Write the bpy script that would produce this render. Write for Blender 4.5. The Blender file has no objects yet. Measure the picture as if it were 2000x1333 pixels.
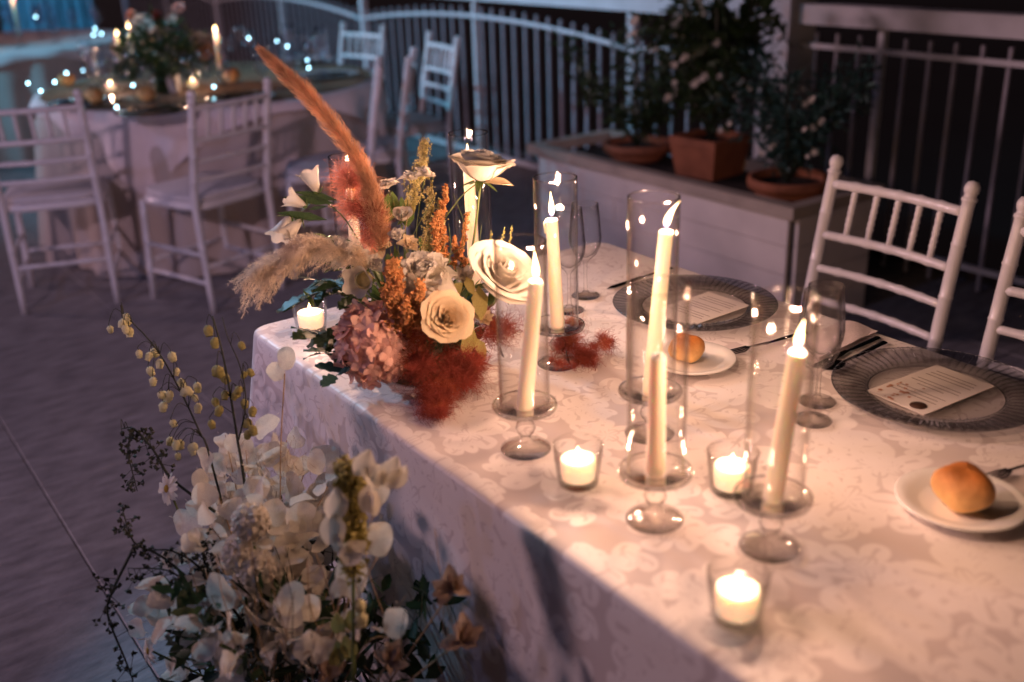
import bpy, math, random
from mathutils import Vector, Matrix, Euler
R = math.radians
PI = math.pi
rnd = random.Random(7)
S = bpy.context.scene
COL = S.collection

# ------------------------------------------------------------ camera, world, lights
def cam_axes(pitch, roll, az):
    a, p, r = R(az), R(pitch), R(roll)
    fw = Vector((math.cos(a)*math.cos(p), math.sin(a)*math.cos(p), -math.sin(p)))
    rt = Vector((math.sin(a), -math.cos(a), 0)); up = rt.cross(fw)
    return fw, rt*math.cos(r)+up*math.sin(r), up*math.cos(r)-rt*math.sin(r)
CAM = Vector((0, 0, 1.5)); FPX = 2050.0
FW, RT, UP = cam_axes(22, -2, 145.2)
cd = bpy.data.cameras.new('camera'); co = bpy.data.objects.new('camera', cd); COL.objects.link(co)
co.matrix_world = Matrix(((RT.x, UP.x, -FW.x, CAM.x), (RT.y, UP.y, -FW.y, CAM.y), (RT.z, UP.z, -FW.z, CAM.z), (0, 0, 0, 1)))
cd.sensor_width = 36; cd.lens = 36*FPX/2000; cd.clip_start = .02; cd.clip_end = 500
cd.dof.use_dof = True; cd.dof.focus_distance = 1.92; cd.dof.aperture_fstop = 2.0
S.camera = co

W = bpy.data.worlds.new('World'); S.world = W; W.use_nodes = True
wn = W.node_tree.nodes; bg = wn['Background']
sk = wn.new('ShaderNodeTexSky'); sk.sky_type = 'NISHITA'; sk.sun_disc = False
sk.sun_elevation = R(-5.5); sk.sun_rotation = R(60)
W.node_tree.links.new(sk.outputs[0], bg.inputs[0]); bg.inputs[1].default_value = 0.3

def lamp(name, kind, loc, energy, color, target=None, **kw):
    l = bpy.data.lights.new(name, kind); o = bpy.data.objects.new(name, l); COL.objects.link(o)
    o.location = loc; l.energy = energy; l.color = color
    for k, v in kw.items(): setattr(l, k, v)
    if target is not None:
        o.rotation_euler = (Vector(target)-Vector(loc)).to_track_quat('-Z', 'Y').to_euler()
    return o
lamp('sun', 'SUN', (-6.9, -5.2, 3.2), .66, (1, .62, .70), (-.9, 0.3, .6), angle=R(6))  # parallel rays standing for an unseen pink floodlight at night
lamp('cyan_spot', 'SPOT', (-7.5, -3.0, 4.2), 1150, (.16, .66, 1), (-6.6, 3.9, 1.0), spot_size=R(50), spot_blend=.8, shadow_soft_size=.08)
lamp('cyan_spot', 'SPOT', (-7.0, 0.6, 3.6), 420, (.35, .68, 1), (-1.75, .75, .45), spot_size=R(16), spot_blend=.7, shadow_soft_size=.05)

lamp('cyan_spot', 'SPOT', (-12.0, 1.6, 3.2), 260, (.08, .5, 1), (-15, 3.3, .5), spot_size=R(50), spot_blend=.6, shadow_soft_size=.08)
lamp('pink_spot', 'SPOT', (1.2, -3.2, 3.4), 300, (1, .66, .86), (-4.6, 1.5, .45), spot_size=R(36), spot_blend=.8, shadow_soft_size=.12)
lamp('violet_spot', 'SPOT', (-2.0, -4.5, 4.5), 160, (.36, .45, 1), (-3.2, .2, 0), spot_size=R(50), spot_blend=.9, shadow_soft_size=.2)
S.view_settings.view_transform = 'Standard'; S.view_settings.look = 'None'
S.view_settings.exposure = .58; S.view_settings.gamma = 1; S.view_settings.use_curve_mapping = False
S.render.engine = 'CYCLES'
S.cycles.max_bounces = 10; S.cycles.transparent_max_bounces = 40; S.cycles.transmission_bounces = 10
S.cycles.sample_clamp_indirect = 4

# ------------------------------------------------------------ helpers
def at(x, y, d):
    "world point seen at photo pixel x,y at d metres of depth"
    return CAM + (FW + RT*((x-1000)/FPX) - UP*((y-666.5)/FPX))*d
def atz(x, y, z):
    v = FW + RT*((x-1000)/FPX) - UP*((y-666.5)/FPX)
    return CAM + v*((z-CAM.z)/v.z)

class MB:
    def __init__(s): s.v = []; s.f = []
    def add(s, vs, fs):
        n = len(s.v); s.v += [tuple(p) for p in vs]; s.f += [tuple(i+n for i in f) for f in fs]; return s
    def box(s, x0, x1, y0, y1, z0, z1):
        return s.add([(x0,y0,z0),(x1,y0,z0),(x1,y1,z0),(x0,y1,z0),(x0,y0,z1),(x1,y0,z1),(x1,y1,z1),(x0,y1,z1)],
                     [(3,2,1,0),(4,5,6,7),(0,1,5,4),(1,2,6,5),(2,3,7,6),(3,0,4,7)])
    def lathe(s, prof, n=24, M=None, cap=False):
        vs = []; fs = []
        for (r, z) in prof:
            for k in range(n):
                a = 2*PI*k/n; p = Vector((r*math.cos(a), r*math.sin(a), z)); vs.append(M@p if M else p)
        for i in range(len(prof)-1):
            for k in range(n):
                k2 = (k+1) % n; fs.append((i*n+k, i*n+k2, (i+1)*n+k2, (i+1)*n+k))
        if cap: fs.append(tuple(range(n-1, -1, -1))); fs.append(tuple((len(prof)-1)*n+k for k in range(n)))
        return s.add(vs, fs)
    def tube(s, pts, rad, n=6, cap=True):
        pts = [Vector(p) for p in pts]; m = len(pts)
        rad = rad if isinstance(rad, (list, tuple)) else [rad]*m
        vs = []; fs = []; ref = None
        for i, p in enumerate(pts):
            t = (pts[min(i+1, m-1)]-pts[max(i-1, 0)])
            if t.length < 1e-9: t = Vector((0, 0, 1))
            t.normalize()
            if ref is None: ref = Vector((0, 0, 1)) if abs(t.z) < .9 else Vector((1, 0, 0))
            a = (ref - t*ref.dot(t))
            if a.length < 1e-6: a = t.orthogonal()
            a.normalize(); b = t.cross(a); ref = a
            for k in range(n):
                q = 2*PI*k/n; vs.append(p + (a*math.cos(q)+b*math.sin(q))*rad[i])
        for i in range(m-1):
            for k in range(n):
                k2 = (k+1) % n; fs.append((i*n+k, i*n+k2, (i+1)*n+k2, (i+1)*n+k))
        if cap and n > 2: fs.append(tuple(range(n-1, -1, -1))); fs.append(tuple((m-1)*n+k for k in range(n)))
        return s.add(vs, fs)
    def ribbon(s, pts, w, side=None):
        pts = [Vector(p) for p in pts]; m = len(pts)
        d = pts[-1]-pts[0]
        side = side or d.cross(Vector((rnd.gauss(0,1), rnd.gauss(0,1), rnd.gauss(0,1))))
        if side.length < 1e-9: side = Vector((1, 0, 0))
        side = side.normalized()
        vs = []; fs = []
        for i, p in enumerate(pts):
            ww = w*(1-.8*i/(m-1)); vs += [p-side*ww, p+side*ww]
        for i in range(m-1): fs.append((2*i, 2*i+1, 2*i+3, 2*i+2))
        return s.add(vs, fs)
    def crumb(s, p, r):
        p = Vector(p); q = [Vector((rnd.gauss(0,1), rnd.gauss(0,1), rnd.gauss(0,1))).normalized() for _ in range(4)]
        q = [Vector((1,1,1)), Vector((-1,-1,1)), Vector((-1,1,-1)), Vector((1,-1,-1))]
        e = Euler((rnd.random()*6, rnd.random()*6, rnd.random()*6)).to_matrix()
        return s.add([p+e@(v*r*.58) for v in q], [(0,1,2),(0,2,3),(0,3,1),(1,3,2)])
    def grid(s, fn, nu, nv, closed=False):
        vs = [fn(i/nu, j/nv) for j in range(nv+1) for i in range(nu+(0 if closed else 1))]
        w = nu if closed else nu+1; fs = []
        for j in range(nv):
            for i in range(nu):
                i2 = (i+1) % w; fs.append((j*w+i, j*w+i2, (j+1)*w+i2, (j+1)*w+i))
        return s.add(vs, fs)
    def mesh(s, name, mat, smooth=True):
        me = bpy.data.meshes.new(name); me.from_pydata(s.v, [], s.f); me.update()
        if mat: me.materials.append(mat)
        if smooth: me.polygons.foreach_set('use_smooth', [True]*len(me.polygons))
        return me
    def build(s, name, mat, parent=None, smooth=True, kind=None, label=None):
        o = bpy.data.objects.new(name, s.mesh(name, mat, smooth)); COL.objects.link(o); o.parent = parent
        if kind: o['kind'] = kind
        if label: o['label'] = label
        return o
def inst(name, me, parent=None, M=None):
    o = bpy.data.objects.new(name, me); COL.objects.link(o); o.parent = parent
    if M is not None: o.matrix_local = M
    return o
def tag(o, label, cat, group=None):
    o['label'] = label; o['category'] = cat
    if group: o['group'] = group
    return o
def thing(name, label, cat, loc=(0,0,0), rz=0, group=None):
    o = bpy.data.objects.new(name, None); COL.objects.link(o); o.location = loc; o.rotation_euler = (0, 0, rz)
    o.empty_display_size = .1
    return tag(o, label, cat, group)
def copy_tree(o, parent=None):
    c = o.copy(); COL.objects.link(c); c.parent = parent
    for ch in list(o.children): copy_tree(ch, c)
    return c
def aim(p, d, up=None, sc=1, roll=0):
    "matrix: local +Z along d at p"
    q = Vector(d).to_track_quat('Z', 'Y')
    return Matrix.Translation(Vector(p)) @ q.to_matrix().to_4x4() @ Matrix.Rotation(roll, 4, 'Z') @ Matrix.Scale(sc, 4)
def curve(pts, n=12):
    "catmull-rom through points"
    P = [Vector(p) for p in pts]; P = [P[0]*2-P[1]]+P+[P[-1]*2-P[-2]]; out = []
    segs = len(P)-3
    for i in range(n+1):
        t = i/n*segs; k = min(int(t), segs-1); t -= k
        a, b, c, d = P[k:k+4]
        out.append(.5*((2*b)+(c-a)*t+(2*a-5*b+4*c-d)*t*t+(3*b-a-3*c+d)*t**3))
    return out

# ------------------------------------------------------------ materials
def mat(name, col, rough=.6, var=.15, scale=20, bump=0, bscale=60, trans=0, spec=.4, metal=0, emit=None, sss=0, coat=0, stretch=None):
    m = bpy.data.materials.new(name); m.use_nodes = True; nt = m.node_tree; N = nt.nodes; L = nt.links
    b = N['Principled BSDF']; b.inputs['Roughness'].default_value = rough; b.inputs['Metallic'].default_value = metal
    b.inputs['Specular IOR Level'].default_value = spec; b.inputs['Coat Weight'].default_value = coat
    tc = N.new('ShaderNodeTexCoord'); nz = N.new('ShaderNodeTexNoise'); nz.inputs['Scale'].default_value = scale; nz.inputs['Detail'].default_value = 4
    mp = N.new('ShaderNodeMapping'); L.new(tc.outputs['Object'], mp.inputs[0]); L.new(mp.outputs[0], nz.inputs[0])
    if stretch: mp.inputs['Scale'].default_value = stretch
    rp = N.new('ShaderNodeValToRGB'); L.new(nz.outputs[0], rp.inputs[0])
    rp.color_ramp.elements[0].position = .3; rp.color_ramp.elements[1].position = .7
    rp.color_ramp.elements[0].color = tuple(c*(1-var) for c in col)+(1,)
    rp.color_ramp.elements[1].color = tuple(min(1, c*(1+var)) for c in col)+(1,)
    L.new(rp.outputs[0], b.inputs['Base Color'])
    if sss:
        b.inputs['Subsurface Weight'].default_value = sss; b.inputs['Subsurface Radius'].default_value = (.02, .01, .005); b.inputs['Subsurface Scale'].default_value = 1
    if bump:
        n2 = N.new('ShaderNodeTexNoise'); n2.inputs['Scale'].default_value = bscale; n2.inputs['Detail'].default_value = 6; L.new(mp.outputs[0], n2.inputs[0])
        bp = N.new('ShaderNodeBump'); bp.inputs['Strength'].default_value = bump; bp.inputs['Distance'].default_value = .004
        L.new(n2.outputs[0], bp.inputs['Height']); L.new(bp.outputs[0], b.inputs['Normal'])
    if emit: b.inputs['Emission Color'].default_value = emit[0]+(1,); b.inputs['Emission Strength'].default_value = emit[1]
    if trans:
        t = N.new('ShaderNodeBsdfTranslucent'); L.new(rp.outputs[0], t.inputs[0]); mx = N.new('ShaderNodeMixShader'); mx.inputs[0].default_value = trans
        L.new(b.outputs[0], mx.inputs[1]); L.new(t.outputs[0], mx.inputs[2]); L.new(mx.outputs[0], N['Material Output'].inputs[0])
    return m
def thin_glass(name, tint=(.97,.97,.97), edge=(.6,.6,.62), refl=.1, rough=.02, power=.5, streak=0, epow=3.0):
    m = bpy.data.materials.new(name); m.use_nodes = True; nt = m.node_tree; N = nt.nodes; L = nt.links
    N.remove(N['Principled BSDF'])
    tr = N.new('ShaderNodeBsdfTransparent'); gl = N.new('ShaderNodeBsdfGlossy'); gl.inputs['Roughness'].default_value = rough
    lw = N.new('ShaderNodeLayerWeight'); lw.inputs['Blend'].default_value = .5
    mc = N.new('ShaderNodeMix'); mc.data_type = 'RGBA'; mc.inputs[6].default_value = tint+(1,); mc.inputs[7].default_value = edge+(1,)
    pw = N.new('ShaderNodeMath'); pw.operation = 'POWER'; pw.inputs[1].default_value = epow; L.new(lw.outputs['Facing'], pw.inputs[0]); L.new(pw.outputs[0], mc.inputs[0]); L.new(mc.outputs[2], tr.inputs[0])
    mr = N.new('ShaderNodeMapRange'); mr.inputs[3].default_value = refl*.08; mr.inputs[4].default_value = min(.9, refl*6)
    L.new(pw.outputs[0], mr.inputs[0])
    mx = N.new('ShaderNodeMixShader'); L.new(mr.outputs[0], mx.inputs[0]); L.new(tr.outputs[0], mx.inputs[1]); L.new(gl.outputs[0], mx.inputs[2])
    if streak:
        tc = N.new('ShaderNodeTexCoord'); mp = N.new('ShaderNodeMapping'); mp.inputs['Scale'].default_value = (60, 60, 5)
        nz = N.new('ShaderNodeTexNoise'); nz.inputs['Scale'].default_value = 2; L.new(tc.outputs['Object'], mp.inputs[0]); L.new(mp.outputs[0], nz.inputs[0])
        bp = N.new('ShaderNodeBump'); bp.inputs['Strength'].default_value = streak; bp.inputs['Distance'].default_value = .001; L.new(nz.outputs[0], bp.inputs['Height'])
        L.new(bp.outputs[0], gl.inputs['Normal'])
    L.new(mx.outputs[0], N['Material Output'].inputs[0])
    return m
def flame_mat():
    m = bpy.data.materials.new('flame'); m.use_nodes = True; nt = m.node_tree; N = nt.nodes; L = nt.links
    N.remove(N['Principled BSDF'])
    tc = N.new('ShaderNodeTexCoord'); sp = N.new('ShaderNodeSeparateXYZ'); L.new(tc.outputs['Generated'], sp.inputs[0])
    rp = N.new('ShaderNodeValToRGB'); L.new(sp.outputs[2], rp.inputs[0]); e = rp.color_ramp.elements
    e[0].position = 0; e[0].color = (.1, .15, .8, 1); e[1].position = .25; e[1].color = (1, .62, .28, 1)
    rs = N.new('ShaderNodeValToRGB'); L.new(sp.outputs[2], rs.inputs[0]); rs.color_ramp.elements[0].color = (.04,)*3+(1,); rs.color_ramp.elements[1].position = .3
    mu = N.new('ShaderNodeMath'); mu.operation = 'MULTIPLY'; mu.inputs[1].default_value = 9; L.new(rs.outputs[0], mu.inputs[0])
    lw = N.new('ShaderNodeLayerWeight'); lw.inputs[0].default_value = .5; iv = N.new('ShaderNodeMath'); iv.operation = 'SUBTRACT'; iv.inputs[0].default_value = 1.03; L.new(lw.outputs['Facing'], iv.inputs[1])
    pw = N.new('ShaderNodeMath'); pw.operation = 'POWER'; pw.inputs[1].default_value = 1.6; L.new(iv.outputs[0], pw.inputs[0]); m2 = N.new('ShaderNodeMath'); m2.operation = 'MULTIPLY'; L.new(mu.outputs[0], m2.inputs[0]); L.new(pw.outputs[0], m2.inputs[1])
    em = N.new('ShaderNodeEmission'); L.new(rp.outputs[0], em.inputs[0]); L.new(m2.outputs[0], em.inputs[1])
    tr = N.new('ShaderNodeBsdfTransparent'); ad = N.new('ShaderNodeAddShader'); L.new(em.outputs[0], ad.inputs[0]); L.new(tr.outputs[0], ad.inputs[1])
    L.new(ad.outputs[0], N['Material Output'].inputs[0]); return m
def damask(name, hi, lo, sc=6.5):
    m = bpy.data.materials.new(name); m.use_nodes = True; nt = m.node_tree; N = nt.nodes; L = nt.links
    b = N['Principled BSDF']
    def nd(t, **k):
        n = N.new(t)
        for a, v in k.items(): setattr(n, a, v)
        return n
    def mth(op, a, b_=None, c=None):
        n = nd('ShaderNodeMath', operation=op)
        for i, v in enumerate((a, b_, c)):
            if v is None: continue
            if isinstance(v, (int, float)): n.inputs[i].default_value = v
            else: L.new(v, n.inputs[i])
        return n.outputs[0]
    uv = nd('ShaderNodeUVMap'); 
    wz = nd('ShaderNodeTexNoise'); wz.inputs['Scale'].default_value = 9; L.new(uv.outputs[0], wz.inputs[0])
    wv = nd('ShaderNodeVectorMath', operation='MULTIPLY_ADD'); L.new(wz.outputs['Color'], wv.inputs[0]); wv.inputs[1].default_value = (.035, .035, 0); L.new(uv.outputs[0], wv.inputs[2])
    masks = []
    for (s_, petals, rad, off, r2) in ((sc, 6, .43, 0, .06), (sc*1.55, 5, .42, 7.3, .5), (sc*2.6, 3, .45, 3.1, .9)):
        mp = nd('ShaderNodeMapping'); mp.inputs['Location'].default_value = (off, off*.6, 0); L.new(wv.outputs[0], mp.inputs[0])
        vo = nd('ShaderNodeTexVoronoi', voronoi_dimensions='2D'); vo.inputs['Scale'].default_value = s_; vo.inputs['Randomness'].default_value = .7
        L.new(mp.outputs[0], vo.inputs['Vector'])
        df = nd('ShaderNodeVectorMath', operation='SUBTRACT'); L.new(mp.outputs[0], df.inputs[0]); L.new(vo.outputs['Position'], df.inputs[1])
        sx = nd('ShaderNodeSeparateXYZ'); L.new(df.outputs[0], sx.inputs[0])
        cs = nd('ShaderNodeSeparateColor'); L.new(vo.outputs['Color'], cs.inputs[0])
        ang = mth('ARCTAN2', sx.outputs[1], sx.outputs[0]); ph = mth('MULTIPLY', cs.outputs[0], 6.28)
        dist = mth('MULTIPLY', mth('POWER', mth('ADD', mth('MULTIPLY', sx.outputs[0], sx.outputs[0]), mth('MULTIPLY', sx.outputs[1], sx.outputs[1])), .5), s_)
        tw = mth('ADD', mth('MULTIPLY', ang, petals*.5), mth('ADD', ph, mth('MULTIPLY', dist, r2*4)))
        pet = mth('ABSOLUTE', mth('SINE', tw))
        lim = mth('MULTIPLY', mth('ADD', .42, mth('MULTIPLY', mth('POWER', pet, .6), .58)), rad)
        soft = nd('ShaderNodeMapRange'); L.new(mth('SUBTRACT', lim, dist), soft.inputs[0]); soft.inputs[1].default_value = -.012; soft.inputs[2].default_value = .02
        vein = mth('MULTIPLY', mth('GREATER_THAN', pet, .975), mth('LESS_THAN', dist, rad*.8))
        ring = mth('LESS_THAN', mth('ABSOLUTE', mth('SUBTRACT', dist, mth('MULTIPLY', lim, .42))), .016)
        masks.append(mth('MULTIPLY', soft.outputs[0], mth('SUBTRACT', 1, mth('MULTIPLY', mth('MAXIMUM', vein, ring), .75))))
    mk = mth('MAXIMUM', mth('MAXIMUM', masks[0], masks[1]), masks[2])
    fn = nd('ShaderNodeTexNoise'); fn.inputs['Scale'].default_value = 12; L.new(uv.outputs[0], fn.inputs[0])
    mk2 = mth('MULTIPLY', mk, mth('ADD', .75, mth('MULTIPLY', fn.outputs[0], .4)))
    mc = nd('ShaderNodeMix', data_type='RGBA'); mc.inputs[6].default_value = lo+(1,); mc.inputs[7].default_value = hi+(1,); L.new(mk2, mc.inputs[0])
    L.new(mc.outputs[2], b.inputs['Base Color'])
    L.new(mth('SUBTRACT', .62, mth('MULTIPLY', mk, .2)), b.inputs['Roughness'])
    b.inputs['Sheen Weight'].default_value = .3; b.inputs['Specular IOR Level'].default_value = .35
    wf = nd('ShaderNodeTexNoise'); wf.inputs['Scale'].default_value = 350; L.new(uv.outputs[0], wf.inputs[0])
    bp = nd('ShaderNodeBump'); bp.inputs['Strength'].default_value = .25; bp.inputs['Distance'].default_value = .001
    L.new(mth('ADD', mth('MULTIPLY', mk, .6), wf.outputs[0]), bp.inputs['Height']); L.new(bp.outputs[0], b.inputs['Normal'])
    return m
M = dict(
    floor=mat('stone_tile', (.22,.21,.22), .55, .3, 7, .7, 34, stretch=(4, 1.3, 1)),
    grout=mat('grout', (.05,.047,.05), .95),
    dark=mat('night_ground', (.004,.006,.006), .95, .5, .3),
    metal=mat('white_painted_metal', (.62,.62,.66), .45, .08, 8, .1, 40),
    metal2=mat('grey_painted_metal', (.34,.33,.38), .5, .15, 8, .1, 40),  # same white paint, darkened because the bars catch less light
    chair=mat('white_chair_lacquer', (.74,.72,.74), .28, .05, 12, .08, 60, coat=.3),
    cushion=mat('chair_cushion', (.6,.58,.6), .8, .06, 30, .2, 300),
    plaster=mat('painted_timber', (.74,.68,.64), .6, .08, 6, .25, 30),
    cap=mat('planter_cap', (.42,.36,.30), .55, .15, 8, .2, 40),
    soil=mat('soil', (.02,.014,.01), .95, .4, 30, .8, 60),
    terra=mat('terracotta', (.28,.10,.05), .75, .2, 15, .3, 50),
    leaf=mat('leaf_dark', (.036,.066,.024), .45, .4, 30, .1, 60, trans=.25),
    leafm=mat('leaf_mid', (.10,.15,.04), .5, .35, 30, .1, 60, trans=.3),
    leafy=mat('leaf_yellow', (.42,.36,.12), .6, .25, 40, .2, 60, trans=.35),
    leafb=mat('leaf_blue', (.04,.10,.09), .5, .4, 30, .1, 60, trans=.25),
    stem=mat('stem_green', (.10,.13,.035), .6, .3, 30),
    twig=mat('twig_dark', (.03,.035,.02), .7, .4, 40),
    drystem=mat('dry_stem', (.38,.25,.13), .7, .2, 40),
    white=mat('petal_white', (.78,.72,.62), .55, .07, 40, .12, 80, trans=.35),
    cream=mat('petal_cream', (.80,.64,.42), .55, .1, 40, .12, 80, trans=.35),
    peach=mat('petal_peach', (.75,.33,.2), .55, .15, 40, .12, 80, trans=.35),
    pink=mat('petal_pink', (.90,.53,.44), .55, .2, 25, .15, 80, trans=.3),
    yellow=mat('petal_yellow', (.74,.68,.40), .55, .2, 60, .2, 80, trans=.35),
    daisyc=mat('daisy_centre', (.60,.33,.03), .8, .3, 300, .8, 400),
    orange=mat('astilbe_orange', (.66,.32,.12), .8, .3, 80, trans=.3),
    creama=mat('astilbe_cream', (.70,.62,.30), .8, .25, 80, trans=.3),
    pampas=mat('pampas_rust', (.66,.38,.22), .8, .35, 30, trans=.4),
    pampasb=mat('pampas_beige', (.80,.66,.52), .8, .3, 30, trans=.4),
    coral=mat('smoke_coral', (.74,.32,.22), .8, .3, 40, trans=.4),
    moss2=mat('moss_brown', (.48,.12,.05), .85, .35, 40, trans=.3),
    rust=mat('moss_rust', (.30,.055,.035), .85, .35, 40, trans=.25),
    lun=mat('lunaria_membrane', (.88,.72,.62), .4, .38, 55, .3, 120, trans=.45),
    brownd=mat('dried_brown', (.48,.33,.24), .7, .3, 30, .3, 60, trans=.3),
    wax=mat('candle_wax', (.95,.84,.66), .45, .03, 20, sss=.6, spec=.5),
    tealight=mat('tealight_wax', (.95,.85,.68), .45, .03, 20, sss=.6, emit=((1,.72,.42), .55)),
    wick=mat('wick', (.01,.01,.01), .9),
    china=mat('white_china', (.78,.76,.73), .18, .03, 10, spec=.5, coat=.5),
    bread=mat('bread_crust', (.60,.31,.10), .6, .35, 22, .5, 140, spec=.25),
    card=mat('card_paper', (.72,.66,.62), .7, .03, 30, .1, 200),
    ink=mat('card_ink', (.18,.12,.10), .7, .1),
    seal=mat('brown_seal', (.06,.03,.02), .5, .2, 60, .2, 90),
    blush=mat('card_print_blush', (.45,.22,.14), .7, .3, 200),
    napkin=mat('linen_napkin', (.72,.62,.62), .8, .08, 40, .3, 300),
    steel=mat('steel', (.42,.40,.40), .18, .05, 20, metal=1),
    cloth3=mat('under_cloth', (.50,.42,.38), .85, .07, 5, .2, 200),
    cloth2=mat('plain_cloth', (.78,.68,.68), .8, .07, 5, .2, 200),
    runner=mat('brown_runner', (.20,.12,.07), .8, .25, 8, .3, 90),  # pale cloth top with its dim lighting painted in as brown
    gold=mat('brass', (.6,.38,.12), .3, .1, 20, metal=1),
    glass=thin_glass('cylinder_glass', (.995,.993,.99), (.84,.80,.76), .13, .02, .2, .15),
    wglass=thin_glass('wine_glass', (.997,.997,.997), (.25,.24,.27), .11, .03, .2),
    pglass=thin_glass('ribbed_plate_glass', (.99,.99,.995), (.52,.53,.57), .16, .08, .2, .0, 1.5),
    fl=flame_mat(),
    damask=damask('damask', (.80,.73,.70), (.59,.51,.49), 5.0),
    curtain=mat('pale_curtain', (.5,.52,.55), .8, .2, 4),
)
def solid_glass():
    m = bpy.data.materials.new('cast_glass'); m.use_nodes = True; nt = m.node_tree; N = nt.nodes; L = nt.links
    N.remove(N['Principled BSDF']); g = N.new('ShaderNodeBsdfGlass'); g.inputs['IOR'].default_value = 1.45; g.inputs['Roughness'].default_value = .02; g.inputs[0].default_value = (.97,.95,.93,1)
    t = N.new('ShaderNodeBsdfTransparent'); t.inputs[0].default_value = (.9,.88,.86,1); mx = N.new('ShaderNodeMixShader'); mx.inputs[0].default_value = .45
    L.new(g.outputs[0], mx.inputs[1]); L.new(t.outputs[0], mx.inputs[2]); L.new(mx.outputs[0], N['Material Output'].inputs[0]); return m
M['cast'] = thin_glass('cast_glass', (.995,.99,.985), (.34,.29,.26), .22, .04, .5, 0, 2.4)
M['pclear'] = thin_glass('plate_centre_glass', (.97,.97,.98), (.7,.7,.72), .12, .04, .5, 0, 2)

# ------------------------------------------------------------ ground and terrace
g = MB(); g.add([(-150,-150,-3),(150,-150,-3),(150,150,-3),(-150,150,-3)], [(0,1,2,3)]).build('ground', M['dark'], kind='structure')
fl = MB().box(-16, 3, -6, 4.06, -.3, -.006).build('floor', M['grout'], kind='structure')
tme = []
for k in range(3):
    b = MB(); w, h, e, z = .600, .600, .003, .0
    b.add([(0,0,-.0035),(w,0,-.0035),(w,h,-.0035),(0,h,-.0035),(e,e,z),(w-e,e,z),(w-e,h-e,z),(e,h-e,z)], [(4,5,6,7),(0,1,5,4),(1,2,6,5),(2,3,7,6),(3,0,4,7)])
    tme.append(b.mesh('tile', M['floor'], False))
for i in range(-15, 3):
    for j in range(-9, 7):
        x, y = i*.602, j*.602-.2
        if x < -9 or y > 3.5: pass
        inst('tile', tme[(i*3+j*5) % 3], fl, Matrix.Translation((x, y, rnd.uniform(-.0004, .0004))))

# ------------------------------------------------------------ fence
FY = 3.87
def bar(b, x, y, z0, z1, r): b.box(x-r, x+r, y-r, y+r, z0, z1)
fa = thing('railing', 'white metal railing with arched top rail and thin upright bars behind the round table', 'railing', (0, FY, 0))
joints = [-4.34, -7.37, -10.4, -13.43]
def arch(x):
    t = ((-4.34-x) % 3.03)/3.03; return .82+.10*math.sin(PI*t)**.8
b1 = MB(); bar(b1, 0, 0, .0, 1.02, .024); post_me = b1.mesh('post', M['metal'], False)
b1 = MB(); bar(b1, 0, 0, .0, 1.02, .015); post_s = b1.mesh('post', M['metal'], False)
for x in joints: inst('post', post_me, fa, Matrix.Translation((x, 0, 0)))
for x in (-5.855, -8.885, -11.9): inst('post', post_s, fa, Matrix.Translation((x, 0, 0)))
b1 = MB(); bar(b1, 0, 0, .02, 1, .0072); bar_me = b1.mesh('baluster', M['metal2'], False)
k = 1
x = -3.45
while x > -13.4:
    if min(abs(x-j) for j in joints+[-5.855,-8.885,-11.9]) > .05:
        inst('baluster', bar_me, fa, Matrix.Translation((x, 0, 0)) @ Matrix.Diagonal((1, 1, arch(x)+.055, 1)))
    x -= .1165
for a, c in ((-3.36, -4.34), (-4.34, -7.37), (-7.37, -10.4), (-10.4, -13.43)):
    pts = [(a+(c-a)*t/16, -.022, arch(a+(c-a)*t/16-1e-4*(1 if t < 16 else -1)) if a != -3.36 else .82+.06*math.sin((a+(c-a)*t/16+4.34)*1.5)) for t in range(17)]
    MB().tube(pts, .014, 6).build('top_rail', M['metal'], fa)
MB().box(-13.4, -3.36, -.015, .015, .03, .055).build('bottom_rail', M['metal'], fa, False)
MB().box(-13.4, -3.37, -.06, .06, 1.022, 1.27).build('handrail_beam', M['metal'], fa, False)
fb = thing('railing', 'white metal railing with straight top rail and flat beam behind the right chairs', 'railing', (0, FY, 0))
x = -3.13
n = 0
while x < 1.6:
    if n == 3: inst('post', post_s, fb, Matrix.Translation((x, 0, 0)))
    else: inst('baluster', bar_me, fb, Matrix.Translation((x, 0, 0)) @ Matrix.Diagonal((1, 1, .985, 1)))
    x += .1137; n = (n+1) if n < 12 else 0
MB().box(-3.2, 1.6, -.022, .0, .918, .94).build('top_rail', M['metal'], fb, False)
MB().box(-3.2, 1.6, -.022, .0, .10, .122).build('bottom_rail', M['metal'], fb, False)
MB().box(-3.2, 1.6, -.05, .05, 1.022, 1.105).build('handrail_beam', M['metal'], fb, False)
tag(MB().box(-3.375, -3.215, FY-.09, FY+.09, 0, 1.6).build('pillar', M['metal'], None, False), 'square white pillar behind the leafy climber, between the two railings', 'pillar')
MB().box(-14, 2, 4.0, 4.06, -.006, .05).build('kerb', M['grout'], kind='structure', smooth=False)
# pale curtain washed by the cyan light, far left
cu = MB(); cu.grid(lambda u, v: Vector((-15-.06*math.sin(u*50), 2.75+u*1.15, -.0+v*2.8)), 90, 2)
tag(cu.build('curtain', M['curtain']), 'pale curtain washed in cyan light at the far left corner', 'curtain')

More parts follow.
